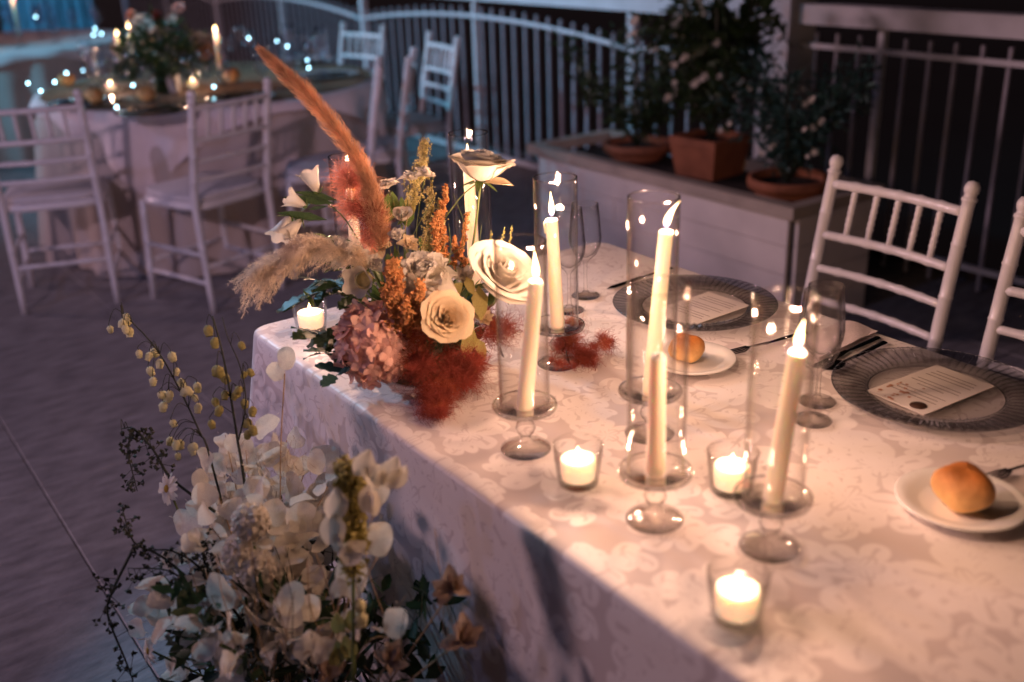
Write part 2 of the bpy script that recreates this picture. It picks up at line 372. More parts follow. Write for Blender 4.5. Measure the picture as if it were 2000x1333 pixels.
# ------------------------------------------------------------ planter
pl = thing('planter', 'long white plank planter box with brown grey cap holding terracotta pots', 'planter', (-4.0, 2.93, 0))
LX, LY = 1.58, .5
for r_ in range(4):   # planks front, side
    z0 = .005+r_*.112
    x0 = .03
    for w_ in ((.9, .62) if r_ % 2 else (.55, .97)):
        MB().box(x0, x0+w_-.004, .02, .038, z0, z0+.109).build('plank', M['plaster'], pl, False); x0 += w_
    MB().box(LX-.02, LX-.002, .04, LY-.03, z0, z0+.109).build('plank', M['plaster'], pl, False)
MB().box(.04, LX-.022, .04, LY-.04, .0, .44).build('inner_box', M['soil'], pl, False)
for bx in ((-.02, LX+.012, -.012, .045, .455, .5), (-.02, LX+.012, LY-.045, LY+.01, .455, .5), (-.02, .035, .045, LY-.045, .455, .5), (LX-.045, LX+.012, .045, LY-.045, .455, .5)):
    MB().box(*bx).build('cap', M['cap'], pl, False)
def pot(name, label, x, y, z, r, h, square=False):
    b = MB()
    if square:
        for (w0, w1, z0, z1) in ((r*.8, r*.97, 0, h-.03), (r, r, h-.032, h)):
            b.add([(sx*w0, sy*w0, z0) for sx, sy in ((-1,-1),(1,-1),(1,1),(-1,1))]+[(sx*w1, sy*w1, z1) for sx, sy in ((-1,-1),(1,-1),(1,1),(-1,1))], [(0,1,5,4),(1,2,6,5),(2,3,7,6),(3,0,4,7),(3,2,1,0)])
        wi = r*.86
        b.add([(sx*r, sy*r, h) for sx, sy in ((-1,-1),(1,-1),(1,1),(-1,1))]+[(sx*wi, sy*wi, h) for sx, sy in ((-1,-1),(1,-1),(1,1),(-1,1))]+[(sx*wi, sy*wi, h-.03) for sx, sy in ((-1,-1),(1,-1),(1,1),(-1,1))],
              [(0,1,5,4),(1,2,6,5),(2,3,7,6),(3,0,4,7),(4,5,9,8),(5,6,10,9),(6,7,11,10),(7,4,8,11)])
    else:
        b.lathe([(0,0),(r*.7,0),(r*.92,h-.04),(r*.92,h-.04),(r,h-.04),(r*1.02,h-.02),(r,h),(r*.88,h),(r*.86,h-.03)], 28)
    o = thing(name, label, 'pot', (x, y, z), .1 if square else 0)
    b.build('pot_wall', M['terra'], o, not square)
    s = MB(); s.lathe([(0,h-.028),(r*.84,h-.03)], 20) if not square else s.box(-r*.84, r*.84, -r*.84, r*.84, h-.045, h-.03)
    s.build('soil', M['soil'], o); return o
pot('plant_pot', 'round terracotta pot at the left end of the white planter', -3.60, 3.24, .441, .155, .085)
pot('plant_pot', 'square terracotta pot in the middle of the white planter', -3.17, 3.27, .441, .125, .17, True)
pot('plant_pot', 'round terracotta pot at the right end of the planter near the chair', -2.66, 3.19, .441, .16, .09)

def leafquad(b, p, d, L_, w, up=None):
    d = Vector(d).normalized(); sd = d.cross(up or Vector((rnd.gauss(0,1), rnd.gauss(0,1), rnd.gauss(0,1))))
    if sd.length < 1e-4: return
    sd.normalize(); n_ = sd.cross(d); p = Vector(p)
    q = [p, p+d*L_*.35+sd*w, p+d*L_*.35-sd*w, p+d*L_*.72+sd*w*.75-n_*L_*.04, p+d*L_*.72-sd*w*.75-n_*L_*.04, p+d*L_-n_*L_*.12, p+d*L_*.35-n_*w*.35, p+d*L_*.72-n_*(w*.25+L_*.04)]
    b.add(q, [(0,1,6),(0,6,2),(1,3,7,6),(6,7,4,2),(3,5,7),(7,5,4)])
def shrub(name, label, base, stems, leafL, leafW, lm, dens=60, flowers=0, fr=.02, leaf_up=.4):
    o = thing(name, label, 'plant', base)
    st = MB(); lf = MB(); ends = []
    for pts, r in stems:
        c = curve([Vector(p) for p in pts], 12); st.tube(c, [r*(1-.7*i/12) for i in range(13)], 5); ends.append(c)
        for k in range(dens):
            t = rnd.uniform(.18, 1); i = int(t*12); p = c[min(i, 12)].lerp(c[min(i+1, 12)], t*12-i)
            d = Vector((rnd.gauss(0,1), rnd.gauss(0,1), rnd.gauss(leaf_up, .8))).normalized()
            off = d*rnd.uniform(0, .06); leafquad(lf, p+off, d, leafL*rnd.uniform(.6, 1.2), leafW*rnd.uniform(.7, 1.2))
            if rnd.random() < .25: st.tube([p, p+off], .001, 3)
    st.build('stem', M['twig'], o); lf.build('foliage', lm, o, kind='stuff')
    fm = MB()
    for k in range(5):
        a = k*2*PI/5
        leafquad(fm, (0,0,0), (math.cos(a), math.sin(a), .35), 1, .38, Vector((0,0,1)))
    fme = fm.mesh('blossom', M['white'])
    for k in range(flowers):
        c = rnd.choice(ends); p = c[rnd.randint(4, 12)]+Vector((rnd.uniform(-.07,.07), rnd.uniform(-.12,-.02), rnd.uniform(-.05,.05)))
        for q in range(rnd.choice((1,2,3))):
            inst('blossom', fme, o, aim(p+Vector((rnd.uniform(-.02,.02),)*3), (rnd.uniform(-.5,.8), -1, rnd.uniform(-.2,.8)), sc=fr*rnd.uniform(.7,1.1), roll=rnd.random()*6))
    return o
def mk_stems(n, spread, h, bend=.1):
    out = []
    for k in range(n):
        a = rnd.uniform(0, 2*PI); r = rnd.uniform(.3, 1)*spread; hh = h*rnd.uniform(.6, 1)
        out.append(([(0,0,0),(r*.3*math.cos(a), r*.3*math.sin(a), hh*.4),(r*.7*math.cos(a)+rnd.uniform(-bend,bend)*.3, r*.7*math.sin(a), hh*.75),(r*math.cos(a), r*math.sin(a), hh)], .005))
    return out
shrub('flowering_shrub', 'sparse dark shrub with small white flowers in the left round pot', (-3.60, 3.24, .5), mk_stems(16, .42, .50), .05, .008, M['leaf'], 80, 9, .015)
tall = [([(0,0,0),(.02,0,.4),(-.02,.02,.8),(.03,0,1.15)], .012), ([(0,0,0),(.1,.02,.3),(.17,.05,.65),(.2,.05,.95)], .008), ([(0,0,0),(-.08,0,.25),(-.16,.0,.55),(-.14,.02,.85)], .008)]
shrub('climbing_plant', 'tall leafy climber with white flowers rising from the square pot', (-3.17, 3.27, .58), tall+mk_stems(14, .36, .62), .06, .012, M['leaf'], 100, 30, .02)
bl = MB()
for k in range(34):
    p = Vector((rnd.uniform(-.13,.24), rnd.uniform(-.12,.1), rnd.uniform(.42,.95))); d = Vector((rnd.uniform(-1,1), -.5, rnd.uniform(-1.2,.2)))
    leafquad(bl, p, d, rnd.uniform(.1,.17), rnd.uniform(.02,.032))
o = bl.build('broad_leaves', M['leaf'], None, kind='stuff'); o.parent = bpy.data.objects['climbing_plant']
shrub('flowering_shrub', 'bushy blue green shrub with tiny white flowers in the right round pot', (-2.68, 3.2, .5), mk_stems(20, .36, .5), .04, .006, M['leafb'], 110, 13, .015)

# ------------------------------------------------------------ chiavari chairs (face +Y)
def bamboo(b, p, q, r, rings=(.25,.5,.75), n=8):
    p, q = Vector(p), Vector(q); L_ = (q-p).length
    ts = [(0, r)]
    for t in rings:
        e = .006/L_; ts += [(t-2*e, r), (t-e, r*1.22), (t, r*.98), (t+e, r*1.22), (t+2*e, r)]
    ts.append((1, r)); b.tube([p.lerp(q, t) for t, _ in ts], [x for _, x in ts], n)
def make_chair():
    o = thing('chair', 'chair', 'chair')
    sw = .2
    def post_y(z): return -.185-.02*max(0, (.45-z)/.45)-.085*(max(0, z-.45)/.47)**1.1
    for s_ in (-1, 1):
        b = MB(); zs = [0,.1,.2,.3,.4,.45,.5,.6,.7,.8,.86,.875,.878,.884,.887,.893,.896,.905,.912,.92,.923]
        rs = [.011,.0125,.0135,.0145,.0155,.016,.016,.016,.0155,.0155,.015,.015,.018,.018,.014,.014,.0165,.018,.0165,.012,.0]
        # bamboo nodes
        zz = []; 
        for z, r in zip(zs, rs): zz.append((z, r))
        for zn in (.28, .56, .66, .78): zz += [(zn-.004, .0155), (zn, .0175), (zn+.004, .0155)]
        zz.sort(); b.tube([(s_*(sw-.012+.0*z), post_y(z), z) for z, _ in zz], [r for _, r in zz], 10); b.build('back_post', M['chair'], o)
        b = MB(); bamboo(b, (s_*(sw+.005), .19, 0), (s_*(sw-.005), .17, .44), .0145, (.3,.6,.85)); b.build('front_leg', M['chair'], o)
        for z in (.13, .25):
            b = MB(); bamboo(b, (s_*(sw), .184, z), (s_*(sw-.01), post_y(z), z), .009, (.33,.66)); b.build('stretcher', M['chair'], o)
    for (y0, z) in ((.186, .17), (post_y(.2), .2)):
        b = MB(); bamboo(b, (-sw, y0, z), (sw, y0, z), .009, (.25,.5,.75)); b.build('stretcher', M['chair'], o)
    for z, r in ((.852, .0125), (.725, .0115), (.64, .0105), (.56, .0105)):
        b = MB(); w = sw-.02; pts = []; ts = [i/24 for i in range(25)]
        rr = [r*(1.18 if i % 4 == 0 and 0 < i < 24 else 1) for i in range(25)]
        b.tube([(-w+2*w*t, post_y(z)-.018*math.sin(PI*t), z) for t in ts], rr, 8); b.build('rail', M['chair'], o)
    for k in range(5):
        t = (k+1)/6; w = sw-.02; x = -w+2*w*t; dy = -.018*math.sin(PI*t)
        b = MB(); bamboo(b, (x, post_y(.725)+dy, .73), (x, post_y(.852)+dy, .85), .0078, (.3,.55,.8), 7); b.build('spindle', M['chair'], o)
    b = MB()
    def seat(z0, z1, e, nm, m_):
        b = MB(); ring = []
        for z, s2 in ((z0, .97), (z0+.004, 1), (z1-.008, 1), (z1, .95)):
            for k in range(32):
                a = 2*PI*k/32; c, s3 = math.cos(a), math.sin(a); p_ = 5
                rr = (abs(c)**p_+abs(s3)**p_)**(-1/p_); ring.append(((sw+e)*s2*c*rr*(1.0+.03*s3), (.19+e)*s2*s3*rr, z))
        fs = [tuple(range(31, -1, -1)), tuple(range(96, 128))]
        for j in range(3):
            for k in range(32): fs.append((j*32+k, j*32+(k+1) % 32, (j+1)*32+(k+1) % 32, (j+1)*32+k))
        b.add(ring, fs).build(nm, m_, o)
    seat(.432, .462, .008, 'seat', M['chair'])
    seat(.4625, .492, -.004, 'cushion', M['cushion'])
    return o
ch0 = make_chair()
first = [True]
def chair(x, y, rz, label, group):
    o = ch0 if first[0] else copy_tree(ch0)
    first[0] = False
    o.location = (x, y, 0); o.rotation_euler = (0, 0, rz); o['label'] = label; o['group'] = group
    return o
gr = 'white bamboo style chairs at the long table'; gl = 'white bamboo style chairs round the far table'
chair(-1.475, 1.89, PI-.02, 'white bamboo style chair with a full view of its back, behind the right charger plate', gr)
chair(-.95, 1.84, PI-.02, 'white bamboo style chair cut off by the right edge of the photo', gr)
chair(-4.77, .95, R(161-90), 'leftmost white chair with its back to us, cut by the left edge', gl)
chair(-4.36, 1.46, R(197-90), 'white chair with its back to us beside the hanging corner of the far cloth', gl)
chair(-4.41, 2.07, R(242-90), 'white chair seen edge on, just left of the side facing chair by the bars', gl)
chair(-4.62, 2.36, R(236-90), 'white chair right of the far table with a cyan glint on its rail', gl)
chair(-5.09, 2.86, R(262-90), 'white chair behind the far table, partly hidden by a railing post', gl)
chair(-5.95, 2.88, R(283-90), 'white chair far behind the glasses on the round table', gl)

# ------------------------------------------------------------ long table: cloth
TZ = .75; X0, X1, Y0, Y1 = -1.93, .55, .69, 1.62
def cloth_long():
    rc = .045; per = []
    def arc(cx, cy, a0, n=8):
        return [(cx+rc*math.cos(a0+PI/2*i/n), cy+rc*math.sin(a0+PI/2*i/n), math.cos(a0+PI/2*i/n), math.sin(a0+PI/2*i/n)) for i in range(n+1)]
    def line(x0, y0, x1, y1, nx, ny, n): return [(x0+(x1-x0)*i/n, y0+(y1-y0)*i/n, nx, ny) for i in range(1, n)]
    per += arc(X0+rc, Y0+rc, PI) ; per += line(X0+rc, Y0, X1-rc, Y0, 0, -1, 220)
    per += arc(X1-rc, Y0+rc, -PI/2); per += line(X1, Y0+rc, X1, Y1-rc, 1, 0, 60)
    per += arc(X1-rc, Y1-rc, 0); per += line(X1-rc, Y1, X0+rc, Y1, 0, 1, 160)
    per += arc(X0+rc, Y1-rc, PI/2); per += line(X0, Y1-rc, X0, Y0+rc, -1, 0, 90)
    n = len(per); S_ = [0]
    for i in range(1, n+1): S_.append(S_[-1]+math.dist(per[i-1][:2], per[i % n][:2]))
    T = S_[-1]
    vs = []; fs = []; uv = []
    prof = [(-.02, .0), (-.008, -.0008), (-.002, -.004), (0, -.009)]+[(0, -.009-.731*((j+1)/26)) for j in range(26)]
    rng = random.Random(3)
    folds = []   # centre arclength, width, amplitude, lean
    s_ = .0
    while s_ < T:
        folds.append((s_, rng.uniform(.06,.11), rng.uniform(.010,.026), rng.uniform(-.10,.10))); s_ += rng.uniform(.15,.27)
    # extra corner folds
    cor = S_[4]
    for j, (dz, z) in enumerate(prof):
        h = max(0, -z-.009)/.731
        for i, (x, y, nx, ny) in enumerate(per):
            s = S_[i]; off = dz
            if z < -.009:
                d = 0
                for c, w, a, ln in folds:
                    ds = (s-c-ln*h+T/2) % T-T/2
                    if abs(ds) < .3: d += a*math.exp(-(ds/w)**2)
                ramp = h**1.05
                cd_ = min(abs((s-S_[4]+T/2) % T-T/2), 9)
                d = d*ramp+.02*ramp+.085*h*math.exp(-(cd_/.07)**2) + .006*math.sin(s*23+h*4)*ramp
                d -= .035*h*math.exp(-((cd_-.13)/.05)**2)
                off = d
            zz = z
            if z < -.6: zz = z*(1+.004*math.sin(s*11))
            vs.append((x+nx*off, y+ny*off, TZ+zz)); 
            uv.append((x+nx*(-z), y+ny*(-z)))
    for j in range(len(prof)-1):
        for i in range(n): fs.append((j*n+i, (j+1)*n+i, (j+1)*n+(i+1) % n, j*n+(i+1) % n))
    # top grid with faint creases
    me = bpy.data.meshes.new('tablecloth')
    # inner top surface
    base = len(vs); NX, NY = 150, 60
    xa, xb, ya, yb = X0+.02, X1-.02, Y0+.02, Y1-.02
    inner = per
    # centre fan replaced by concentric rings shrinking towards the middle line
    ring0 = [vs[i] for i in range(n)]
    K = 22
    prev = 0
    for k_ in range(1, K+1):
        t = k_/K
        for i, (x, y, nx, ny) in enumerate(per):
            hx = max(X0+.45, min(X1-.45, x)); hy = (Y0+Y1)/2
            px, py = ring0[i][0]*(1-t)+hx*t, ring0[i][1]*(1-t)+hy*t
            zz = .0016*math.sin(px*7+py*3)*math.sin(py*11)*min(1, t*5)+.0012*math.sin(px*19-py*8)*min(1, t*5)
            vs.append((px, py, TZ+zz)); uv.append((px, py))
        a = (prev*n) if prev == 0 else base+(k_-2)*n
        b_ = base+(k_-1)*n
        for i in range(n): fs.append((a+i, a+(i+1) % n, b_+(i+1) % n, b_+i))
        prev = k_
    me.from_pydata(vs, [], fs); me.update(); me.materials.append(M['damask'])
    ul = me.uv_layers.new(name='UVMap')
    for lp in me.loops: ul.data[lp.index].uv = uv[lp.vertex_index]
    me.polygons.foreach_set('use_smooth', [True]*len(me.polygons))
    o = bpy.data.objects.new('tablecloth', me); COL.objects.link(o)
    return tag(o, 'floor length pale damask cloth with floral pattern on the long table', 'tablecloth')
cloth_long()
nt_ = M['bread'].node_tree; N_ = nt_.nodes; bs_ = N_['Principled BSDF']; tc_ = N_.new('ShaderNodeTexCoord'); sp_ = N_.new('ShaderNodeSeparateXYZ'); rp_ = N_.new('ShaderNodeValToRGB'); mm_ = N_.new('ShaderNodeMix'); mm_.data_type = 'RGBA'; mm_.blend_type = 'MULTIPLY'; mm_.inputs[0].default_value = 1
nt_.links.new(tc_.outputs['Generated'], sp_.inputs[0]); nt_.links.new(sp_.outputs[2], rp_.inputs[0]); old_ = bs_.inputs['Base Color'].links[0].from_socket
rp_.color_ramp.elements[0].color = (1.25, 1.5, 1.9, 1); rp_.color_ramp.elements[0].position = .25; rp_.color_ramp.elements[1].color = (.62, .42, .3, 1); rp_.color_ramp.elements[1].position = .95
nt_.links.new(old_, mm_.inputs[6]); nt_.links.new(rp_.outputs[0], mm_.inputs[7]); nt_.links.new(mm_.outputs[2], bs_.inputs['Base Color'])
tb = thing('long_table', 'long rectangular banquet table hidden under the damask cloth', 'table', (0, 0, 0))
MB().box(X0+.02, X1-.02, Y0+.02, Y1-.02, TZ-.04, TZ-.006).build('tabletop', M['cap'], tb, False)
for x in (X0+.12, X1-.12):
    for y in (Y0+.12, Y1-.12): MB().tube([(x, y, 0), (x, y, TZ-.04)], .02, 8).build('leg', M['steel'], tb)

# ------------------------------------------------------------ candles
def flame(b_parent, p, L_, r, lean=(0,0), name='flame'):
    b = MB(); n = 10; prof = []
    for i in range(11):
        t = i/10; rr = r*(math.sin(PI*min(1, t*1.0)**.62))**1.0*(1-.35*t)
        prof.append((t, max(rr, .0002)))
    pts = []; rad = []
    for t, rr in prof:
        pts.append((p[0]+lean[0]*t*t*L_, p[1]+lean[1]*t*t*L_, p[2]+L_*t)); rad.append(rr)
    b.tube(pts, rad, 10); b.build(name, M['fl'], b_parent)
LC = (1, .57, .38)
def hurricane(label, x, y, top=.265, rim=.332, lit=True, lean=(.0,.0), cl=(0,0), cr=.0375, seed=0, fl_len=.036, power=1.0, candle=True, drip=False):
    o = thing('candle_holder', label, 'candle holder', (x, y, TZ+.002), 0, 'glass hurricane candle holders on the long table')
    MB().lathe([(0,.0),(.037,0),(.0385,.002),(.038,.004),(.030,.007),(.024,.010),(.014,.013),(.008,.018),(.0075,.024),(.013,.030),(.0155,.037),(.013,.045),(.008,.050),(.009,.056),(.017,.062),(.040,.067),(.0475,.070),(.0490,.074),(.0480,.077),(.043,.0765),(.040,.073),(.0165,.071),(.0160,.068),(.012,.066),(0,.066)], 36).build('pedestal', M['cast'], o)
    w = .0018
    MB().lathe([(cr,.0735),(cr,rim-.0012),(cr-w*.5,rim),(cr-w,rim-.0012),(cr-w,.0745)], 48).build('cylinder', M['glass'], o)
    rimr = MB(); rimr.tube([((cr-.001)*math.cos(a*PI/24), (cr-.001)*math.sin(a*PI/24), rim) for a in range(49)], .0014, 6, False); rimr.build('rim', M['cast'], o)
    if candle:
        c = thing('taper_candle', label.replace('glass hurricane holder', 'ivory taper candle'), 'candle', (x, y, TZ+.002), 0, 'ivory taper candles on the long table')
        b = MB(); zs = [(.0105,.068),(.0125,.075),(.0124,.09),(.0116,top*.6),(.0104,top-.012),(.0102,top-.004),(.0098,top-.0008),(.0088,top),(.0078,top-.0012),(.004,top-.003),(0,top-.0035)]
        pts = [(cl[0]*(z-.07), cl[1]*(z-.07), z) for r, z in zs]; b.tube(pts, [max(r,.0003) for r, z in zs], 20)
        if drip:
            b.tube([(cl[0]*(top-.08)-.006, cl[1]*(top-.08)-.005, top-.002), (-.012+cl[0]*(top-.08), -.008, top-.012), (-.0135+cl[0]*(top-.08), -.009, top-.028)], [.003, .005, .001], 8)
        b.build('wax_body', M['wax'], c)
        tx, ty = cl[0]*(top-.07), cl[1]*(top-.07)
        MB().tube([(tx, ty, top-.002), (tx+.001, ty, top+.008)], .0009, 5).build('wick', M['wick'], c)
        if lit:
            flame(c, (tx, ty, top+.003), fl_len, .0062, lean)
            lamp('flame_light', 'POINT', (tx+lean[0]*.012, ty+lean[1]*.012, top+.02), power*2.8, LC, shadow_soft_size=.007).parent = c
    return o
hurricane('glass hurricane holder before the red plume, ball stem and foot in view', -1.151, .819, .272, .327, lean=(-.35,.2), cl=(.10,.06), power=.8)
hurricane('glass hurricane holder with the unlit low taper, in front of the tallest glass', -.883, .834, .239, .329, lit=False, cl=(.02,-.02))
hurricane('glass hurricane holder nearest the right charger plate', -.745, .902, .268, .334, cl=(.05,.07), power=1.1, lean=(.1,.1))
hurricane('glass hurricane holder rising tallest in the middle of the table', -1.071, .997, .325, .375, lean=(.30,.36), cl=(.04,.06), fl_len=.04, power=1.1)
hurricane('glass hurricane holder in front of the pair of wine glasses', -1.379, 1.058, .268, .34, lean=(-.05,0), cl=(-.03,-.02), fl_len=.044, power=.9, drip=True)
hurricane('glass hurricane holder behind the raised white rose', -1.66, 1.07, .315, .375, cl=(-.02,0), power=.9)
hurricane('glass hurricane holder hidden behind the rust pampas plume', -1.83, .90, .265, .33, power=1.1)

def tealight(label, x, y, r=.036, h=.062, wax=.03, power=.35):
    o = thing('tealight_cup', label, 'tealight', (x, y, TZ+.002), 0, 'tealights in clear glass cups on the long table')
    MB().lathe([(0,.0),(r*.78,0),(r*.82,.003),(r*.84,.01),(r,h-.001),(r-.001,h),(r-.0022,h-.001),(r*.80,.011),(r*.7,.009),(0,.009)], 36).build('glass_cup', M['glass'], o)
    MB().lathe([(0,.001),(r*.74,.001),(r*.78,.004),(r*.74,.008),(0,.0085)], 30).build('cup_base', M['cast'], o)
    MB().lathe([(0,.0095),(r*.66,.0095),(r*.70,.0095+wax*.5),(r*.70,.0095+wax-.001),(r*.62,.0095+wax),(0,.0085+wax)], 30).build('wax', M['tealight'], o)
    flame(o, (0, 0, .011+wax), .017, .0042)
    lamp('flame_light', 'POINT', (0, 0, .022+wax), power, LC, shadow_soft_size=.006).parent = o
    return o
tealight('lit tealight in glass cup at the far left corner of the table', -1.824, .785)
tealight('lit tealight in glass cup between the front two candle pedestals', -1.023, .817)
tealight('lit tealight in glass cup just left of the front right taper', -.874, .969)
tealight('lit tealight in glass cup nearest the front edge, lowest in the photo', -.672, .765)

# ------------------------------------------------------------ glassware, plates
def wine_prof(h, r):
    s = h/.2
    return [(0,0),(.030,0),(.031,.0015),(.026,.0035),(.008,.007),(.0045,.014),(.0038,.04*s),(.0042,.072*s),(.010,.080*s),(.024,.093*s),(.0325,.112*s),(.034,.128*s),(.0315,.16*s),(.0275,h),(.0263,h),(.0302,.16*s),(.0327,.128*s),(.031,.113*s),(.022,.096*s),(.006,.085*s),(0,.084*s)]
wme = {}
def wine(label, x, y, h=.2, z=TZ+.002, grp='wine glasses on the long table', mm='wglass'):
    key = (h, mm)
    if key not in wme:
        P_ = wine_prof(h, .03)
        wme[key] = (MB().lathe(P_[7:], 32).mesh('bowl', M[mm]), MB().lathe(P_[:8], 28).mesh('stem_and_foot', M['cast'] if mm == 'wglass' else M[mm]))
    o = thing('wine_glass', label, 'glass', (x, y, z), 0, grp)
    inst('bowl', wme[key][0], o); inst('stem', wme[key][1], o); return o
wine('empty wine glass, the nearer of the pair behind the middle candle', -1.581, 1.244, .215)
wine('empty wine glass, the farther of the pair near the table edge', -1.628, 1.325, .2)
wine('empty stemmed glass behind the front right taper, the larger of two', -.945, 1.225, .215)
wine('empty stemmed glass beside the larger one, closer to the folded napkin', -.985, 1.285, .2)

def charger(label, x, y, rot):  # ribbed rim, clear centre
    o = thing('charger_plate', label, 'plate', (x, y, TZ+.003), rot, 'ribbed glass charger plates')
    n = 360; b = MB(); vs = []; fs = []
    prof = [(.104,.0035,0),(.108,.006,.2),(.114,.009,.9),(.126,.0108,1),(.140,.0126,1),(.154,.0144,1),(.161,.0152,.8),(.1645,.0157,0),(.165,.0142,0),(.160,.012,0),(.126,.0075,0),(.106,.002,0)]
    for r, z, rb in prof:
        for k in range(n):
            a = 2*PI*k/n; vs.append((r*math.cos(a), r*math.sin(a), z+rb*.0034*(1-2*abs(((a*60/(2*PI)) % 1)-.5))))
    for i in range(len(prof)-1):
        for k in range(n): fs.append((i*n+k, i*n+(k+1) % n, (i+1)*n+(k+1) % n, (i+1)*n+k))
    b.add(vs, fs).build('ribbed_rim', M['pglass'], o)
    MB().lathe([(0,.003),(.100,.003),(.1035,.0035)], 64).build('plate_centre', M['pclear'], o)
    MB().tube([(.105*math.cos(a*PI/40), .105*math.sin(a*PI/40), .0045) for a in range(81)], .0013, 6, False).build('inner_ring', M['cast'], o)
    return o
charger('ribbed clear glass charger at the right with a menu card and dark oval seal', -.881, 1.452, 0)
charger('ribbed clear glass charger farther back, between the tall candle and the planter', -1.425, 1.443, 0)
def menu(label, x, y, rot, w=.10, h=.15):
    o = thing('menu_card', label, 'card', (x, y, TZ+.0075), rot)
    MB().box(-w/2, w/2, -h/2, h/2, 0, .0012).build('paper', M['card'], o, False)
    ln = MB(); rg = random.Random(5)
    for k in range(11):
        yy = h*.36-k*h*.062; ww = w*rg.uniform(.22,.42)
        if k in (3, 7): continue
        ln.add([(-ww,yy,.0018),(ww,yy,.0018),(ww,yy+.0018,.0018),(-ww,yy+.0018,.0018)], [(0,1,2,3)])
    ln.build('printed_lines', M['ink'], o, False, kind='stuff')
    return o
# right card: corner px (1705,770),(1810,705),(1935,745),(1825,815)
mc_ = menu('white menu card with dark oval seal lying in the right charger', -.892, 1.455, R(-3), .112, .18)
MB().lathe([(0,.0034),(.011,.0034),(.013,.0024),(.0135,.0012)], 24).build('wax_seal', M['seal'], mc_).location = (.030, -.070, 0)
bb_ = MB()
for k in range(26):
    bb_.lathe([(0,.0022),(.0035*rnd.random()+.001,.0021)], 7, Matrix.Translation((-.045+.05*rnd.random()**2, -.085+.075*rnd.random()**1.5, 0)))
bb_.build('printed_blossoms', M['blush'], mc_, False, 'stuff')
m2_ = menu('white menu card with fine print lying in the farther charger', -1.405, 1.44, R(2), .112, .17)
def bread_plate(label, x, y, r=.083):
    o = thing('bread_plate', label, 'plate', (x, y, TZ+.002), 0, 'small white bread plates')
    MB().lathe([(0,0),(r*.55,0),(r*.6,.003),(r*.8,.009),(r,.0125),(r*1.005,.0145),(r*.985,.0152),(r*.8,.0115),(r*.66,.0065),(r*.6,.005),(0,.005)], 48).build('plate_body', M['china'], o)
bread_plate('small white bread plate near the right edge of the photo', -.655, 1.172)
bread_plate('small white bread plate behind the tall middle candle', -1.225, 1.238, .078)
def roll(label, x, y, r=.036, m='bread', z=TZ+.0075, grp='bread rolls on the long table'):
    b = MB(); rg = random.Random(int(abs(x)*1000)); a0 = rg.random()*6
    def f(u, v):
        a = 2*PI*u; t = PI*v
        rr = r*(1+.05*math.sin(a*2+a0)*math.sin(t)+.02*math.sin(a*5+a0)); z_ = r*(.86-.86*math.cos(t)*(1 if math.cos(t) < 0 else .86))
        rad = rr*math.sin(t)**.8*(1+.012*math.sin(a*11+t*9)+.010*math.sin(a*17-t*13)) if t > 0 else 0
        return Vector((rad*math.cos(a)*1.08, rad*math.sin(a), r*.78-math.cos(t)*r*.78+.004*math.sin(a*3+a0)*math.sin(t)))
    b.grid(f, 28, 14, True); o = b.build('bread_roll', M[m]); o.location = (x, y, z)
    return tag(o, label, 'bread roll', grp)
roll('round golden bread roll on the plate near the right edge', -.650, 1.165, .037)
roll('golden bread roll behind the tall middle candle', -1.235, 1.235, .03)
# cutlery: handle towards the guests (+Y)
def cutlery(label, x, y, rot, kind='knife', z=TZ+.003):
    o = thing(kind, label, kind, (x, y, z), rot)
    b = MB(); b.grid(lambda u, v: Vector(((u-.5)*.013*(1 if v < .85 else 1.15)*(.5+.5*min(1, v*2.5)), -.01+.095*v, .002+.0022*math.sin(PI*u))), 4, 10)
    b.grid(lambda u, v: Vector(((u-.5)*.013*(1 if v < .85 else 1.15)*(.5+.5*min(1, v*2.5)), -.01+.095*v, .002-.0015*math.sin(PI*u))), 4, 10); b.build('handle', M['steel'], o)
    b = MB()
    if kind == 'knife':
        b.add([(-.006,-.01,.001),(.004,-.01,.001),(.009,-.05,.001),(.008,-.10,.001),(0,-.118,.001),(-.006,-.10,.001),(-.006,-.01,.0025),(.004,-.01,.0025),(.009,-.05,.0018),(.008,-.10,.0018),(0,-.118,.0015),(-.006,-.10,.0022)],
              [(5,4,3,2,1,0),(6,7,8,9,10,11),(0,1,7,6),(1,2,8,7),(2,3,9,8),(3,4,10,9),(4,5,11,10),(5,0,6,11)]); b.build('blade', M['steel'], o, False)
    elif kind == 'spoon':
        b.tube([(0,-.01,.002),(0,-.06,.004)], [.003,.002], 6)
        b.grid(lambda u, v: Vector((.019*math.cos(2*PI*u)*v, -.085+.028*math.sin(2*PI*u)*v, .003+.006*v*v)), 20, 5, True); b.build('bowl', M['steel'], o)
    else:
        b.tube([(0,-.01,.002),(0,-.06,.006)], [.003,.002], 6)
        for k in range(4):
            xx = -.009+.006*k; b.tube([(xx*.5,-.06,.006),(xx,-.075,.004),(xx,-.115,.006)], [.0018,.0018,.0009], 5)
        b.build('tines', M['steel'], o)
cutlery('steel knife beside the folded napkin, left of the right charger', -1.085, 1.50, R(4))
cutlery('steel spoon nearest the rim of the right charger', -1.06, 1.49, R(6), 'spoon')
cutlery('steel knife lying left of the farther charger', -1.635, 1.50, R(4))
cutlery('steel fork between the farther charger and the stemmed glasses', -1.20, 1.42, R(-4), 'fork')
cutlery('steel fork at the right edge beside the bread roll', -.655, 1.36, R(-8), 'fork')
b = MB(); b.grid(lambda u, v: Vector(((u-.5)*.075, (v-.5)*.19, .007+.004*math.sin(PI*u)+.0015*math.sin(v*13+u*5))), 12, 20); b.grid(lambda u, v: Vector(((u-.5)*.078, (v-.5)*.193, .0005+.0005*math.sin(v*9))), 4, 8)
